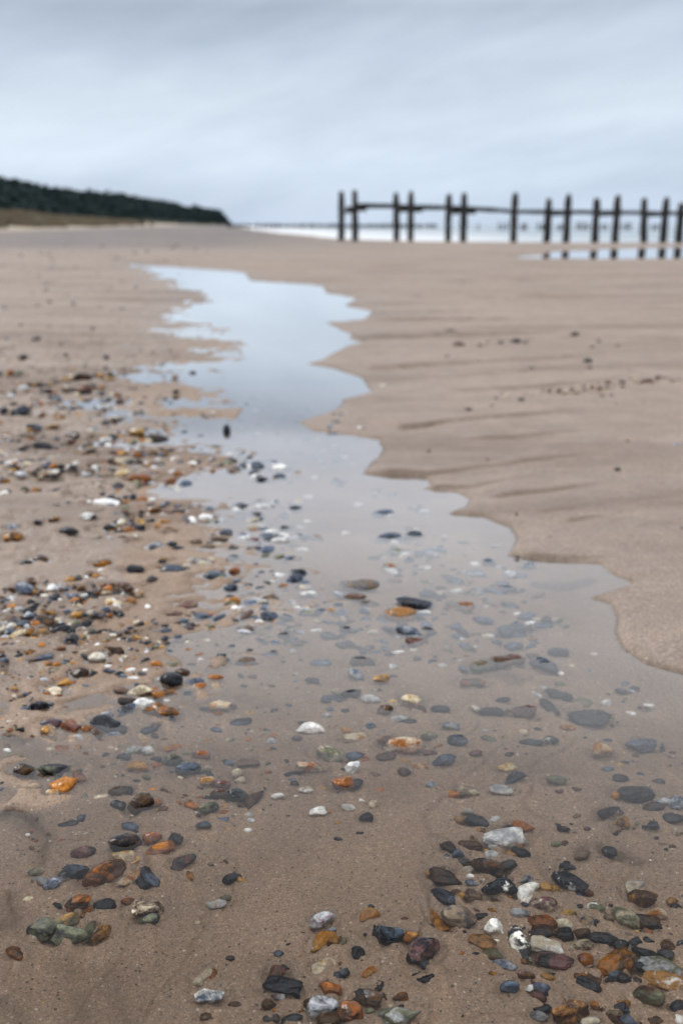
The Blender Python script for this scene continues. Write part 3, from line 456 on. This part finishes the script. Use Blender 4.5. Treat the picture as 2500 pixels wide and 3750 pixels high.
scatter([(0,560),(520,560),(420,640),(0,720)], 120, 4, 14, DARK, 0, (.2,.4), 3, seed=15)

# ---- shapes
ICO = {}
def ico(n):
    if n not in ICO:
        b = bmesh.new(); bmesh.ops.create_icosphere(b, subdivisions=n, radius=1); b.verts.ensure_lookup_table()
        ICO[n] = (np.array([v.co[:] for v in b.verts]), np.array([[v.index for v in f.verts] for f in b.faces])); b.free()
    return ICO[n]
def stone_verts(n, W, D, T, shape, r):
    d, f = ico(n); off = r.uniform(-50, 50, 3)
    if shape in 'at': K, lo, hi, p = r.randint(7, 12), .50, .88, 34
    else: K, lo, hi, p = r.randint(5, 9), .66, 1.0, 10
    nn = r.normal(size=(K, 3)); nn /= np.linalg.norm(nn, axis=1)[:, None]
    s = np.maximum(d @ nn.T, 0)/r.uniform(lo, hi, K)
    rad = (np.sum(s**p, axis=1) + 1)**(-1/p)
    def n3(k, sd): return vnoise(d[:,0]*k+off[0], d[:,1]*k+off[1], d[:,2]*k+off[2], seed=sd)
    rough_ = {'e': .85, 'b': 1.0, 's': 1.1, 't': 1.0, 'a': 1.15}[shape]
    rad = rad*(1 + .13*rough_*n3(1.6, 1) + (.05*rough_*n3(4.1, 2) + .022*rough_*n3(9.3, 3) if n > 2 else 0))
    if n > 3 and r.uniform() < .45: rad = rad - .10*np.clip(n3(3.3, 5)-.45, 0, 1)*2        # pits
    v = d*rad[:, None]
    if shape == 's': v[:, 1:] *= (.62 + .5*np.abs(v[:, :1] + .12*r.normal())**1.5)
    if shape == 't': v[:, 1] *= np.clip(1.05 - .8*(v[:, 0]+1)/2, .12, 2); v[:, 2] *= np.clip(1.1 - .4*(v[:, 0]+1)/2, .2, 2)
    if shape == 'b': v[:, 1] *= (1 - .35*v[:, 0]**2); v[:, 1] = v[:, 1]*.75 - .55*(v[:, 0]**2 - .35)
    mn, mx = v.min(0), v.max(0); v = (v-(mn+mx)/2)/((mx-mn)/2)
    return v*np.array([W, D, T])/2, f
for i, s in enumerate(stones):
    x, y = at(s['px'], s['py'], 0.0)
    z = gz(x, y) if i < n_hand else None
    s['x'], s['y'] = x, y
ok = [s for s in stones]
zs = ground(np.array([s['x'] for s in ok]), np.array([s['y'] for s in ok]))
for i, (s, z) in enumerate(zip(ok, zs)):
    # the point of the photograph lies on the bed, not on the level of the water
    x, y = at(s['px'], s['py'] + 0.10*s['h'], z if s['y'] < 8 else min(z, .05)); s['x'], s['y'] = x, y
    dep = depth_of(x, y, z); r = np.random.RandomState(1000+i); s['r'] = r
    th = math.atan2(H-z, math.hypot(x, y)); W = s['w']/FPX*dep; h = s['h']/FPX*dep; a = math.radians(s['ang'])
    eff = math.cos(a)**2*math.sin(th) + math.sin(a)**2
    T = min(W, h/max(eff, .3))*(.52 if s['shape'] != 's' else .62)*r.uniform(.85, 1.15)
    D = max(.40*W, (h - .55*T*math.cos(th))/max(eff, .2)); D = min(D, 1.15*W)
    T = min(T, .7*min(W, D)*1.1)
    if 'upright' in s['desc']: T = (.8 if 'big' in s['desc'] else 1.15)*h/math.cos(th)
    L_ = W; D = min(max(D, .56*W)*1.12, 1.1*W); W *= 1.05; T = min(T*1.15, .8*D) if 'upright' not in s['desc'] else T
    yaw = math.atan2(math.sin(a)/max(math.sin(th), .35), math.cos(a)); W = L_*math.hypot(math.cos(a), math.sin(a)/max(math.sin(th), .45))
    s.update(W=W, D=D, T=T, yaw=yaw, z=float(z), area=s['w']*s['h'])
order = sorted(range(len(ok)), key=lambda i: -ok[i]['area'])
vis = [i for i in order if 0 < ok[i]['px'] < 2500 and ok[i]['py'] < 3745]
TOP = set(vis[:296])

# the water scours a little moat round every bigger stone and drops a tail behind it
zt = Z.copy()
near = np.where((yf > .45) & (yf < 6))[0]; xn, yn = xf[near], yf[near]; dz = np.zeros(len(near)); trail = np.zeros(len(xf)); tr_ = np.zeros(len(near))
for i in vis[:420]:
    s = ok[i]; R = .5*math.sqrt(s['W']*s['D'])
    m = (np.abs(xn-s['x']) < 5*R) & (np.abs(yn-s['y']) < 6*R)
    if not m.any(): continue
    dx, dy = xn[m]-s['x'], yn[m]-s['y']; c, q = math.cos(s['yaw']), math.sin(s['yaw'])
    rr = np.hypot((dx*c+dy*q)/(s['W']*.5), (-dx*q+dy*c)/(s['D']*.5))
    dz[m] += -.20*R*np.exp(-((rr-1.15)/.45)**2) + .10*R*np.exp(-((rr-2.1)/.6)**2)
    tr_[m] = np.maximum(tr_[m], np.exp(-(np.abs(dx+.25*dy+.3*R*np.sin(dy/R*.8))/(.40*R))**2)*np.exp(-((-dy-3.2*R)/(2.2*R))**2))
    dz[m] += .16*R*np.exp(-(np.abs(dx+.25*dy)/(.45*R))**2)*np.exp(-((-dy-2.4*R)/(1.6*R))**2)
trail[near] = tr_
Z[near] += np.clip(dz*1.5, -.009, .0025)

# ------------------------------------------------------------------ ground and water meshes
nr, nc = X.shape
idx = np.arange(nr*nc).reshape(nr, nc)
quads = np.stack([idx[:-1, :-1], idx[:-1, 1:], idx[1:, 1:], idx[1:, :-1]], -1).reshape(-1, 4)
s3, s4 = EX['s3'], EX['s4']
rr = np.hypot(xf, yf)
wetd = np.where(EX['sd'] > 0, EX['sd'], 0)
dry = smooth(.0, .6, wetd)*smooth(1.2, 4, yf)*(.75+.5*fbm(xf*.7, yf*.7, 51, 3)); dry = np.clip(dry, 0, 1)*np.where(EX['onright'], .85, .45)
shing = smooth(22, 32, yf)*smooth(6, 1, s4)*smooth(-1, 3, s3)*smooth(34, 22, s3)*smooth(3, -6, xf+ .0*yf)
dune_a = smooth(1.5, 6, s4)*smooth(20, 50, yf)
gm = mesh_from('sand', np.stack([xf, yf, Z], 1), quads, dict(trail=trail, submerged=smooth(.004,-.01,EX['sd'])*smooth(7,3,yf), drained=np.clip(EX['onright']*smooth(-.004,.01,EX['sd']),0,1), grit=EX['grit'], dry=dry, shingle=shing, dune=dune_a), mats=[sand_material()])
link('sand', gm, kind='structure')
# water lies level over the stream bed and in the pool
fy = Y[:-1, :-1].ravel()
wet = (Z[quads].min(1) < .003) & (fy > .1) & (fy < 32) & (np.abs(X[:-1, :-1].ravel()) < 18)
inpool = (EX['s2'][quads].min(1) < 2) & (fy > 14)
wet &= (EX['sd'][quads].min(1) < (.25 if True else 0)) | inpool
wq = quads[wet]; uniq, inv = np.unique(wq, return_inverse=True)
wz = np.zeros(len(uniq)); dp = np.clip(-Z[uniq], 0, 1)
wm = mesh_from('stream_water', np.stack([xf[uniq], yf[uniq], wz], 1), inv.reshape(-1, 4), dict(depth=dp), mats=[water_material()])
link('stream_water', wm, kind='structure')

def sea():
    ys = [18.0]
    while ys[-1] < 30000: ys.append(ys[-1]*1.012 + .0)
    ys = np.array(ys); us = np.linspace(-1, 1, 241)
    XX = us[None, :]*(1.2*ys[:, None] + 20); YY = np.repeat(ys[:, None], 241, 1)
    x, y = XX.ravel(), YY.ravel()
    d, _, _ = seg_dist(x, y, SHORE); m = smooth(45, 80, y)*smooth(600, 200, y)
    z = SEA_Z + .05*m*fbm(x*.05, y*.28, 301, 3) + .02*smooth(25, 45, y)*smooth(150, 60, y)*fbm(x*.2, y*1.1, 305, 3)
    foam = .62*np.exp(-(d/16)**1.2)*smooth(12, -4, x-.12*y) + .30*np.exp(-(d/9))+ .12*np.exp(-(d/60))
    ix = np.arange(len(x)).reshape(XX.shape); q = np.stack([ix[:-1,:-1], ix[:-1,1:], ix[1:,1:], ix[1:,:-1]], -1).reshape(-1, 4)
    link('sea', mesh_from('sea', np.stack([x, y, z], 1), q, dict(foam=foam), mats=[sea_material()]), kind='structure')
sea()

# ------------------------------------------------------------------ stone materials
MATS = {}
def stone_mat(code):
    if code in MATS: return MATS[code]
    a = LIN[code[0]]; two = len(code) > 1; bcol = LIN[code[1]] if two else tuple(min(1, c*1.7+.012) for c in a)
    m, t, b, out = new_mat('stone_' + WORD[code[0]].replace(' ', '_').replace('-', '_') + ('_' + WORD[code[1]].replace(' ', '_').replace('-', '_') if two else '')); L = t.links.new
    geo = t.nodes.new('ShaderNodeNewGeometry'); rn = attr(t, 'rnd')
    va = t.nodes.new('ShaderNodeVectorMath'); va.operation = 'ADD'; L(geo.outputs['Position'], va.inputs[0])
    cx = t.nodes.new('ShaderNodeCombineXYZ'); 
    for k in range(3): L(math_(t, 'MULTIPLY', rn, (7.3, 11.9, 5.1)[k]), cx.inputs[k])
    L(cx.outputs[0], va.inputs[1]); pos = va.outputs[0]
    n1 = noise(t, pos, 62, 6, .68, .6); n2 = noise(t, pos, 190, 4, .6); n3 = noise(t, pos, 900, 2, .6)
    if code[0] == 'M': rp = ramp(t, [(.46, (0,0,0)), (.50, (1,1,1))])
    elif code in ('KW', 'PK', 'YW', 'KL', 'VW'): rp = ramp(t, [(.56, (0,0,0)), (.62, (1,1,1))])
    else: rp = ramp(t, [(.46, (0,0,0)), (.60, (1,1,1))])
    L(n1, rp.inputs[0])
    other = (.02,.02,.024) if code[0] == 'M' else bcol
    c = mixc(t, rp.outputs[0], a, other)
    v = ramp(t, [(.3, (.48,.48,.48)), (.7, (1.5,1.5,1.5))]); L(n2, v.inputs[0]); c = mixc(t, .8, c, v.outputs[0], 'MULTIPLY')
    f = ramp(t, [(.35, (.8,.8,.8)), (.65, (1.2,1.2,1.2))]); L(n3, f.inputs[0]); c = mixc(t, .6, c, f.outputs[0], 'MULTIPLY')
    hs = t.nodes.new('ShaderNodeHueSaturation'); L(c, hs.inputs['Color'])
    L(math_(t, 'MULTIPLY_ADD', rn, .024, .492), hs.inputs['Hue']); L(math_(t, 'MULTIPLY_ADD', rn, .5, .76), hs.inputs['Value']); hs.inputs['Saturation'].default_value = 1.10
    # pale chalky bloom on the odd dark flint
    if code[0] in 'KGBS':
        cn = ramp(t, [(.66, (0,0,0)), (.72, (1,1,1))]); L(noise(t, pos, 48, 4, .7), cn.inputs[0])
        c = mixc(t, math_(t, 'MULTIPLY', cn.outputs[0], .45), hs.outputs[0], (.45,.43,.39))
        L(c, b.inputs['Base Color'])
    else: L(hs.outputs[0], b.inputs['Base Color'])
    L(math_(t, 'MULTIPLY_ADD', n2, .34, .10 if code[0] in 'KBORYGS' else .34), b.inputs['Roughness'])
    b.inputs['Specular IOR Level'].default_value = .24 if code[0] in 'KGB' else .34
    if code[0] in 'YVL': b.inputs['Subsurface Weight'].default_value = .12; b.inputs['Subsurface Radius'].default_value = (.004,.003,.002); b.inputs['Subsurface Scale'].default_value = 1
    bp = t.nodes.new('ShaderNodeBump'); bp.inputs['Strength'].default_value = .5
    L(math_(t, 'ADD', math_(t, 'MULTIPLY', n2, .0022), math_(t, 'MULTIPLY', n3, .0004)), bp.inputs['Height']); L(bp.outputs[0], b.inputs['Normal'])
    MATS[code] = m; return m

# ------------------------------------------------------------------ lay the stones down
Zc = ground(np.array([s['x'] for s in ok]), np.array([s['y'] for s in ok]))
def placed(s, lvl):
    r = s['r']; v, f = stone_verts(lvl, s['W'], s['D'], s['T'], s['shape'], r)
    ya = s['yaw'] + r.normal(0, .05); tx, ty = r.normal(0, .10, 2)
    c, q = math.cos(ya), math.sin(ya); Rz = np.array([[c,-q,0],[q,c,0],[0,0,1]])
    Rx = np.array([[1,0,0],[0,math.cos(tx),-math.sin(tx)],[0,math.sin(tx),math.cos(tx)]]); Ry = np.array([[math.cos(ty),0,math.sin(ty)],[0,1,0],[-math.sin(ty),0,math.cos(ty)]])
    v = v @ (Rz @ Rx @ Ry).T
    lo = -v[:, 2].min()
    wetstone = s['z'] < -.003 or 'upright' in s['desc']
    zc = s['z'] - .002*min(1, s['W']/.03) + lo*((.62 if wetstone else .22) if s['T'] > .006 else .38)
    return v, f, (s['x'], s['y'], zc)
# descriptions: the most striking stones are named by their look, the others by where they lie next to those
lm = [i for i in TOP if ok[i]['desc']]
used = set()
def dirword(dx, dy):
    a = math.degrees(math.atan2(dy, dx)) % 360
    return ['right of', 'behind and right of', 'behind', 'behind and left of', 'left of', 'in front and left of', 'in front of', 'in front and right of'][int(((a+22.5) % 360)//45)]
def look(s, i):
    size = 'tiny' if s['W'] < .012 else 'small' if s['W'] < .022 else 'medium' if s['W'] < .036 else 'big'
    c = WORD[s['col'][0]]
    if len(s['col']) > 1 and s['col'][1] != s['col'][0]: c2 = WORD[s['col'][1]].replace('dark ', ''); c = c + (' and ' + c2 if c2 not in c else '')
    return '%s %s %s pebble' % (size, SHAPE[s['shape']], c)
def label_of(i):
    s = ok[i]
    if s['desc']:
        t = s['desc'] + ' pebble'
        if t not in used: used.add(t); return t + (' in the shallow water' if s['z'] < -.004 else ' on the wet sand')
    base = look(s, i)
    cand = sorted(lm, key=lambda j: math.hypot(ok[j]['x']-s['x'], ok[j]['y']-s['y']))
    cand = [j for j in cand if j != i][:4]
    for rank in ('', 'second ', 'third '):
        for j in cand:
            o = ok[j]; wd = 'just ' if math.hypot(o['x']-s['x'], o['y']-s['y']) < .06 else ''
            t = '%s%s %s%s the %s one' % (rank, base, wd, dirword(s['x']-o['x'], s['y']-o['y']), o['desc'])
            if len(t.split()) <= 16 and t not in used: used.add(t); return t
    return base
for i in sorted(TOP, key=lambda i: (not ok[i]['desc'], math.hypot(ok[i]['x'], ok[i]['y']))):
    s = ok[i]; big = s['area'] > 4200
    v, f, loc = placed(s, 5 if big else 4)
    me = mesh_from('pebble', v, f, dict(rnd=np.full(len(v), s['r'].uniform())), mats=[stone_mat(s['col'])])
    link('pebble', me, loc=loc, label=label_of(i), category='pebble', group='beach pebbles in and beside the stream')
codes = sorted({ok[i]['col'] for i in range(len(ok)) if i not in TOP}); ci = {c: k for k, c in enumerate(codes)}
VV, FF, RN, MI = [], [], [], []; off = 0
for i, s in enumerate(ok):
    if i in TOP: continue
    v, f, loc = placed(s, 3 if s['w'] > 16 else 2)
    VV.append(v + np.array(loc)); FF.append(f + off); off += len(v); RN.append(np.full(len(v), s['r'].uniform())); MI.append(np.full(len(f), ci[s['col']]))
me = mesh_from('shingle', np.concatenate(VV), np.concatenate(FF), dict(rnd=np.concatenate(RN)), mats=[stone_mat(c) for c in codes], fmat=np.concatenate(MI))
link('shingle', me, kind='stuff', label='small mixed pebbles and chips strewn over the wet sand', category='shingle')

# ------------------------------------------------------------------ timber groyne
def timber(name, dark=True):
    m, t, b, out = new_mat(name); L = t.links.new
    tcn = t.nodes.new('ShaderNodeTexCoord'); mp = t.nodes.new('ShaderNodeMapping'); mp.inputs['Scale'].default_value = (6, 6, .8); L(tcn.outputs['Object'], mp.inputs[0])
    n = noise(t, mp.outputs[0], 3, 5, .7); n2 = noise(t, tcn.outputs['Object'], 2.2, 4, .6)
    c = mixc(t, n, (.008, .009, .009), (.030, .030, .028))
    r = ramp(t, [(.5, (0,0,0)), (.68, (1,1,1))]); L(n2, r.inputs[0])
    c = mixc(t, math_(t, 'MULTIPLY', r.outputs[0], .25), c, (.13, .09, .085) if dark else (.12, .12, .12))
    L(c, b.inputs['Base Color']); b.inputs['Roughness'].default_value = .75
    bp = t.nodes.new('ShaderNodeBump'); L(math_(t, 'MULTIPLY', n, .02), bp.inputs['Height']); L(bp.outputs[0], b.inputs['Normal']); return m
TIM = timber('weathered_timber'); TIM2 = timber('tarred_timber', False)
def beam_mesh(name, p0, p1, w, h, mat, seed, taper=1.0, rounded_top=True, nseg=10):
    p0, p1 = np.array(p0, float), np.array(p1, float); ax = p1-p0; Ln = np.linalg.norm(ax); ax /= Ln
    ref = np.array([0,0,1.]) if abs(ax[2]) < .7 else np.array([0,1.,0]); s1 = np.cross(ax, ref); s1 /= np.linalg.norm(s1); s2 = np.cross(s1, ax)
    prof = [(-1,-.75),(-.75,-1),(.75,-1),(1,-.75),(1,.75),(.75,1),(-.75,1),(-1,.75)]
    r = np.random.RandomState(seed); V = []; F = []
    ts = list(np.linspace(0, 1, nseg)); 
    for k, tt in enumerate(ts):
        c = p0 + ax*Ln*tt; sc2 = 1 + (taper-1)*tt
        if rounded_top and k == nseg-1: sc2 *= .72
        wob = 1 + .05*r.normal()
        for a, b in prof:
            j = .04*r.normal(2)[:1] if False else .03*r.normal()
            V.append(c + s1*(a*w/2*sc2*wob + j*w) + s2*(b*h/2*sc2*wob + .03*r.normal()*h) + ax*(.10*w*r.normal() if k == nseg-1 else 0))
    n = 8
    me = bpy.data.meshes.new(name)
    for k in range(nseg-1):
        for j in range(n): F.append((k*n+j, k*n+(j+1) % n, (k+1)*n+(j+1) % n, (k+1)*n+j))
    F.append(tuple(reversed(range(n)))); F.append(tuple((nseg-1)*n+j for j in range(n)))
    me.from_pydata([tuple(v) for v in V], [], F); me.materials.append(mat); me.update()
    return me
def tp(u_, v_): return 1150 + u_*.861, 600 + v_*.861
def groyne():
    x0, _ = at_depth(*tp(175, 200), 38.5)
    root = link('groyne', None, loc=(x0, 38.5, SEA_Z), label='dark timber groyne of paired posts and rails standing in the sea behind the sand', category='groyne')
    o = np.array([x0, 38.5, SEA_Z])
    front = [(175,115,38.5,27),(413,118,38.7,26),(640,123,39,27),(857,126,39.2,27),(1083,133,39.4,27),(1293,137,39.7,27),(1499,145,40,27),(1700,150,40.3,26),(1900,152,40.6,26)]
    back = [(118,121,40,27),(350,123,40.2,26),(574,130,40.4,25),(1000,147,41,27),(1202,149,41.3,27),(1404,148,41.6,27),(1562,168,41.9,27),(1790,165,42.3,27)]
    k = 0
    for lst in (front, back):
        for (u_, v_, Y_, wpx) in lst:
            k += 1; r = np.random.RandomState(500+k); px, py = tp(u_, v_); x, zt_ = at_depth(px, py, Y_)
            w = wpx*.861/FPX*Y_*1.06
            bot = (x + r.normal(0, .06) + .02, Y_ + r.normal(0, .03), -1.9); top = (x - .02, Y_, zt_)
            link('post', beam_mesh('post', np.array(bot)-o, np.array(top)-o, w, w, TIM, 500+k, .88, True, 14), root)
    def beam(nm, a, b, th, depth=.16, mat=TIM, seed=0):
        (u0, v0, Y0), (u1, v1, Y1) = a, b; xa, za = at_depth(*tp(u0, v0), Y0); xb, zb = at_depth(*tp(u1, v1), Y1)
        link(nm, beam_mesh(nm, np.array((xa, Y0, za))-o, np.array((xb, Y1, zb))-o, depth, th*.861/FPX*Y0, mat, 700+seed, 1, False, 10), root)
    rail = [(178,178,38.72),(350,180,38.85),(413,184,38.92),(574,187,39.1),(662,191,39.22),(775,197,39.35),(857,204,39.42),(1083,205,39.62),(1293,207,39.92),(1499,210,40.22),(1700,213,40.5),(1900,216,40.8)]
    for k in range(len(rail)-1):
        beam('rail', rail[k], rail[k+1], 19 if k < 5 else 16, .12, TIM2, k)
    for k, (a, b, th) in enumerate([((118,205,39.85),(178,205,38.75),10),((345,194,40.05),(425,190,38.95),24),((570,200,40.25),(652,197,39.25),26),((996,212,40.85),(1090,209,39.65),17),
                     ((1198,214,41.15),(1300,211,39.95),18),((1400,216,41.45),(1505,212,40.25),18),((1562,216,41.75),(1700,214,40.5),16)]):
        beam('cross_beam', a, b, th, .2, TIM, 30+k)
    for k, (u_, v_, Y_) in enumerate([(175,196,38.5),(413,200,38.7),(640,208,39)]):      # blocks bolted under the rail
        x, zc = at_depth(*tp(u_, v_), Y_)
        link('bracket', beam_mesh('bracket', np.array((x-.35, Y_+.18, zc+.05))-o, np.array((x+.42, Y_+.18, zc+.03))-o, .1, .16, TIM, 60+k, 1, False, 5), root)
groyne()
def far_groyne(name, lab, lst, seed, plank=None):
    (px, py, Y0, _) = lst[0]; x0, _z = at_depth(px, py, Y0); o = np.array([x0, Y0, SEA_Z])
    root = link(name, None, loc=tuple(o), label=lab, category='groyne')
    for k, (px, py, Y_, w) in enumerate(lst):
        x, zt_ = at_depth(px, py, Y_); w = w/FPX*Y_; r = np.random.RandomState(seed+k)
        link('pile', beam_mesh('pile', np.array((x + r.normal(0, .05), Y_, -1.5))-o, np.array((x, Y_, zt_))-o, w, w, TIM2, seed+k, .9, True, 5), root)
    if plank:
        (pa, pb, Y_, th) = plank; xa, za = at_depth(*pa, Y_); xb, zb = at_depth(*pb, Y_)
        link('plank', beam_mesh('plank', np.array((xa, Y_+.3, za))-o, np.array((xb, Y_+.3, zb))-o, .3, th/FPX*Y_, TIM2, seed+99, 1, False, 30), root)
r = np.random.RandomState(5); lst = []; px = 838
while px < 1600:
    lst.append((px, 819 + r.uniform(-2, 2.5), 230, r.uniform(7, 11))); px += r.uniform(15, 27) if r.uniform() < .85 else 34
far_groyne('far_groyne', 'faint row of low stumps along the sea horizon beside the wooded headland', lst, 2000, ((838,826),(1600,827),230,6))
lst = []
for u0, u1, v0 in ((698,712,246),(786,828,248),(886,912,246),(952,980,248),(1036,1060,250),(1118,1166,246),(1226,1250,250),(1314,1345,248),(1440,1462,252)):
    u_ = u0
    while u_ <= u1: lst.append((*tp(u_, v0 + r.uniform(-2, 10)), 150 + r.uniform(-3, 3), r.uniform(5, 9))); u_ += r.uniform(13, 19)
far_groyne('ruined_groyne', 'broken clusters of old piles in the sea seen between the groyne posts', lst, 2200)

# ------------------------------------------------------------------ wooded headland, dune grass
prof_px = [(-260,330),(-120,385),(0,413),(50,417),(100,431),(150,439),(220,441),(300,447),(350,455),(400,469),(440,475),(480,485),(505,497),(524,513)]
def hill_params(q):                          # q 0..1 along the ridge
    xs = np.array([p[0] for p in prof_px], float); ys = np.array([p[1] for p in prof_px], float)
    t = (xs-xs[0])/(xs[-1]-xs[0]); px = np.interp(q, t, xs)*K2; py = np.interp(q, t, ys)*K2
    Yd = 330 + 470*q
    dx = (px-1250)/FPX; dy = (1875-py)/FPX; tt = Yd/(CP+dy*SP)
    return dx*tt, Yd + 0*q, H + (-SP+dy*CP)*tt
def hill():
    q = np.linspace(0, 1, 120); hx, hy, hz = hill_params(q); hz = hz - 4.8*np.clip((1-q)*8, 0.05, 1)
    s = np.linspace(-1, 1, 41); V = []
    for j, sv in enumerate(s):
        wd = 60*np.clip((1-q)*3, .15, 1)
        prof = np.exp(-(sv*1.7)**2)
        zz = np.maximum(hz, .4)*prof*(1+.10*fbm(q*40, q*0+sv*6, 401, 3)) - .6*abs(sv)
        # across: towards the camera and the beach (sv<0), inland (sv>0)
        V.append(np.stack([hx + sv*(-wd*.9), hy + sv*wd*.5, zz], 1))
    V = np.concatenate(V); ix = np.arange(len(V)).reshape(41, 120)
    qd = np.stack([ix[:-1,:-1], ix[:-1,1:], ix[1:,1:], ix[1:,:-1]], -1).reshape(-1, 4)
    m, t, b, out = new_mat('hill_ground'); geo = t.nodes.new('ShaderNodeNewGeometry')
    c = mixc(t, noise(t, geo.outputs['Position'], .05, 4), (.03,.042,.032), (.06,.07,.045)); t.links.new(c, b.inputs['Base Color']); b.inputs['Roughness'].default_value = .95
    link('hill', mesh_from('hill', V, qd, mats=[m]), kind='structure')
    return V.reshape(41, 120, 3)
HV = hill()
def leaf_mat(name, c1_, c2_, c3_):
    m, t, b, out = new_mat(name); geo = t.nodes.new('ShaderNodeNewGeometry'); rn = attr(t, 'rnd')
    r = ramp(t, [(0, c1_), (.5, c2_), (1, c3_)]); t.links.new(rn, r.inputs[0])
    c = mixc(t, noise(t, geo.outputs['Position'], .4, 2), r.outputs[0], (.7,.75,.8), 'MULTIPLY')
    t.links.new(c, b.inputs['Base Color']); b.inputs['Roughness'].default_value = .8; b.inputs['Specular IOR Level'].default_value = .2; return m
def wood():
    r = np.random.RandomState(3); C = []
    for k in range(2600):
        j = r.randint(0, 119); i = int(np.clip(r.normal(15, 7), 0, 40)); 
        p = HV[i, j]*(1-r.uniform()) + HV[min(i+1, 40), min(j+1, 119)]*r.uniform()*0 + 0
        a, b_ = r.uniform(), r.uniform(); i2, j2 = min(i+1, 40), min(j+1, 119)
        p = HV[i, j]*(1-a)*(1-b_) + HV[i2, j]*a*(1-b_) + HV[i, j2]*(1-a)*b_ + HV[i2, j2]*a*b_
        if p[2] < 1.0 and r.uniform() < .75: continue
        C.append((p[0], p[1], p[2] + .5 + 1.0*max(0, r.normal())*np.clip(p[2]/8, 0, 1), r.uniform(1.8, 3.2)**1.35*(1 if p[1] < 600 else .9)*np.clip(p[2]/6, .35, 1), r.uniform()))
    V = []; R = []; 
    for (x, y, z, s, rn) in C:
        n = 42; d = r.normal(size=(n, 3)); d /= np.linalg.norm(d, axis=1)[:, None]; d[:, 2] = np.abs(d[:, 2])*.95
        lob = 1 + .3*np.sin(d[:, 0]*5+rn*9)*np.cos(d[:, 1]*4+rn*5)
        c = np.array([x, y, z]) + d*s*lob[:, None]*r.uniform(.75, 1.05, (n, 1))*np.array([1, 1, .95])
        t1 = r.normal(size=(n, 3)); t1 /= np.linalg.norm(t1, axis=1)[:, None]; t2 = np.cross(d, t1); t2 /= np.linalg.norm(t2, axis=1)[:, None]+1e-9
        h_ = r.uniform(.35, .8, (n, 1))*s*.38
        V.append(np.stack([c-t1*h_, c+t2*h_*.8, c+t1*h_, c-t2*h_*.8], 1).reshape(-1, 3)); R.append(np.repeat(np.clip(rn*.6+r.uniform(0, .4, n), 0, 1), 4))
    V = np.concatenate(V); F = np.arange(len(V)).reshape(-1, 4)
    me = mesh_from('far_wood', V, F, dict(rnd=np.concatenate(R)), smooth_=False, mats=[leaf_mat('dark_leaves', (.014,.030,.034), (.026,.050,.050), (.052,.078,.066))])
    link('far_wood', me, kind='stuff', label='dark green wood covering the far headland', category='wood')
wood()
def dune_grass():
    r = np.random.RandomState(8); V = []; R = []
    for k in range(5200):
        y = 45*math.exp(r.uniform(0, 2.0)); x = -.36*y + r.uniform(-10, .20*y)
        d, s, _ = seg_dist(np.array([x]), np.array([y]), DUNE)
        if s[0] < 0 or d[0] < 6.0 + r.exponential(2.0): continue
        if fbm(np.array([x*.10]), np.array([y*.06]), 77, 3)[0] < .06 + r.uniform(-.2, .2): continue
        z = gz(x, y); n = 9; rn = r.uniform()
        for j in range(n):
            a = r.uniform(0, 6.28); bx, by = x + r.normal(0, .3), y + r.normal(0, .3); ln = r.uniform(.35, .8)*(1 + y/260); w = .05*(1+y/90)
            lx, ly = math.cos(a)*ln*.5, math.sin(a)*ln*.5
            V += [(bx-w, by, z-.05), (bx+w, by, z-.05), (bx+lx+w*.2, by+ly, z+ln), (bx+lx-w*.2, by+ly, z+ln)]; R += [rn]*4
    V = np.array(V); me = mesh_from('dune_grass', V, np.arange(len(V)).reshape(-1, 4), dict(rnd=R), smooth_=False, mats=[leaf_mat('dry_grass', (.17,.125,.085), (.31,.255,.18), (.13,.13,.085))])
    link('dune_grass', me, kind='stuff', label='dry tan grass tufts along the dune foot', category='dune grass')
dune_grass()
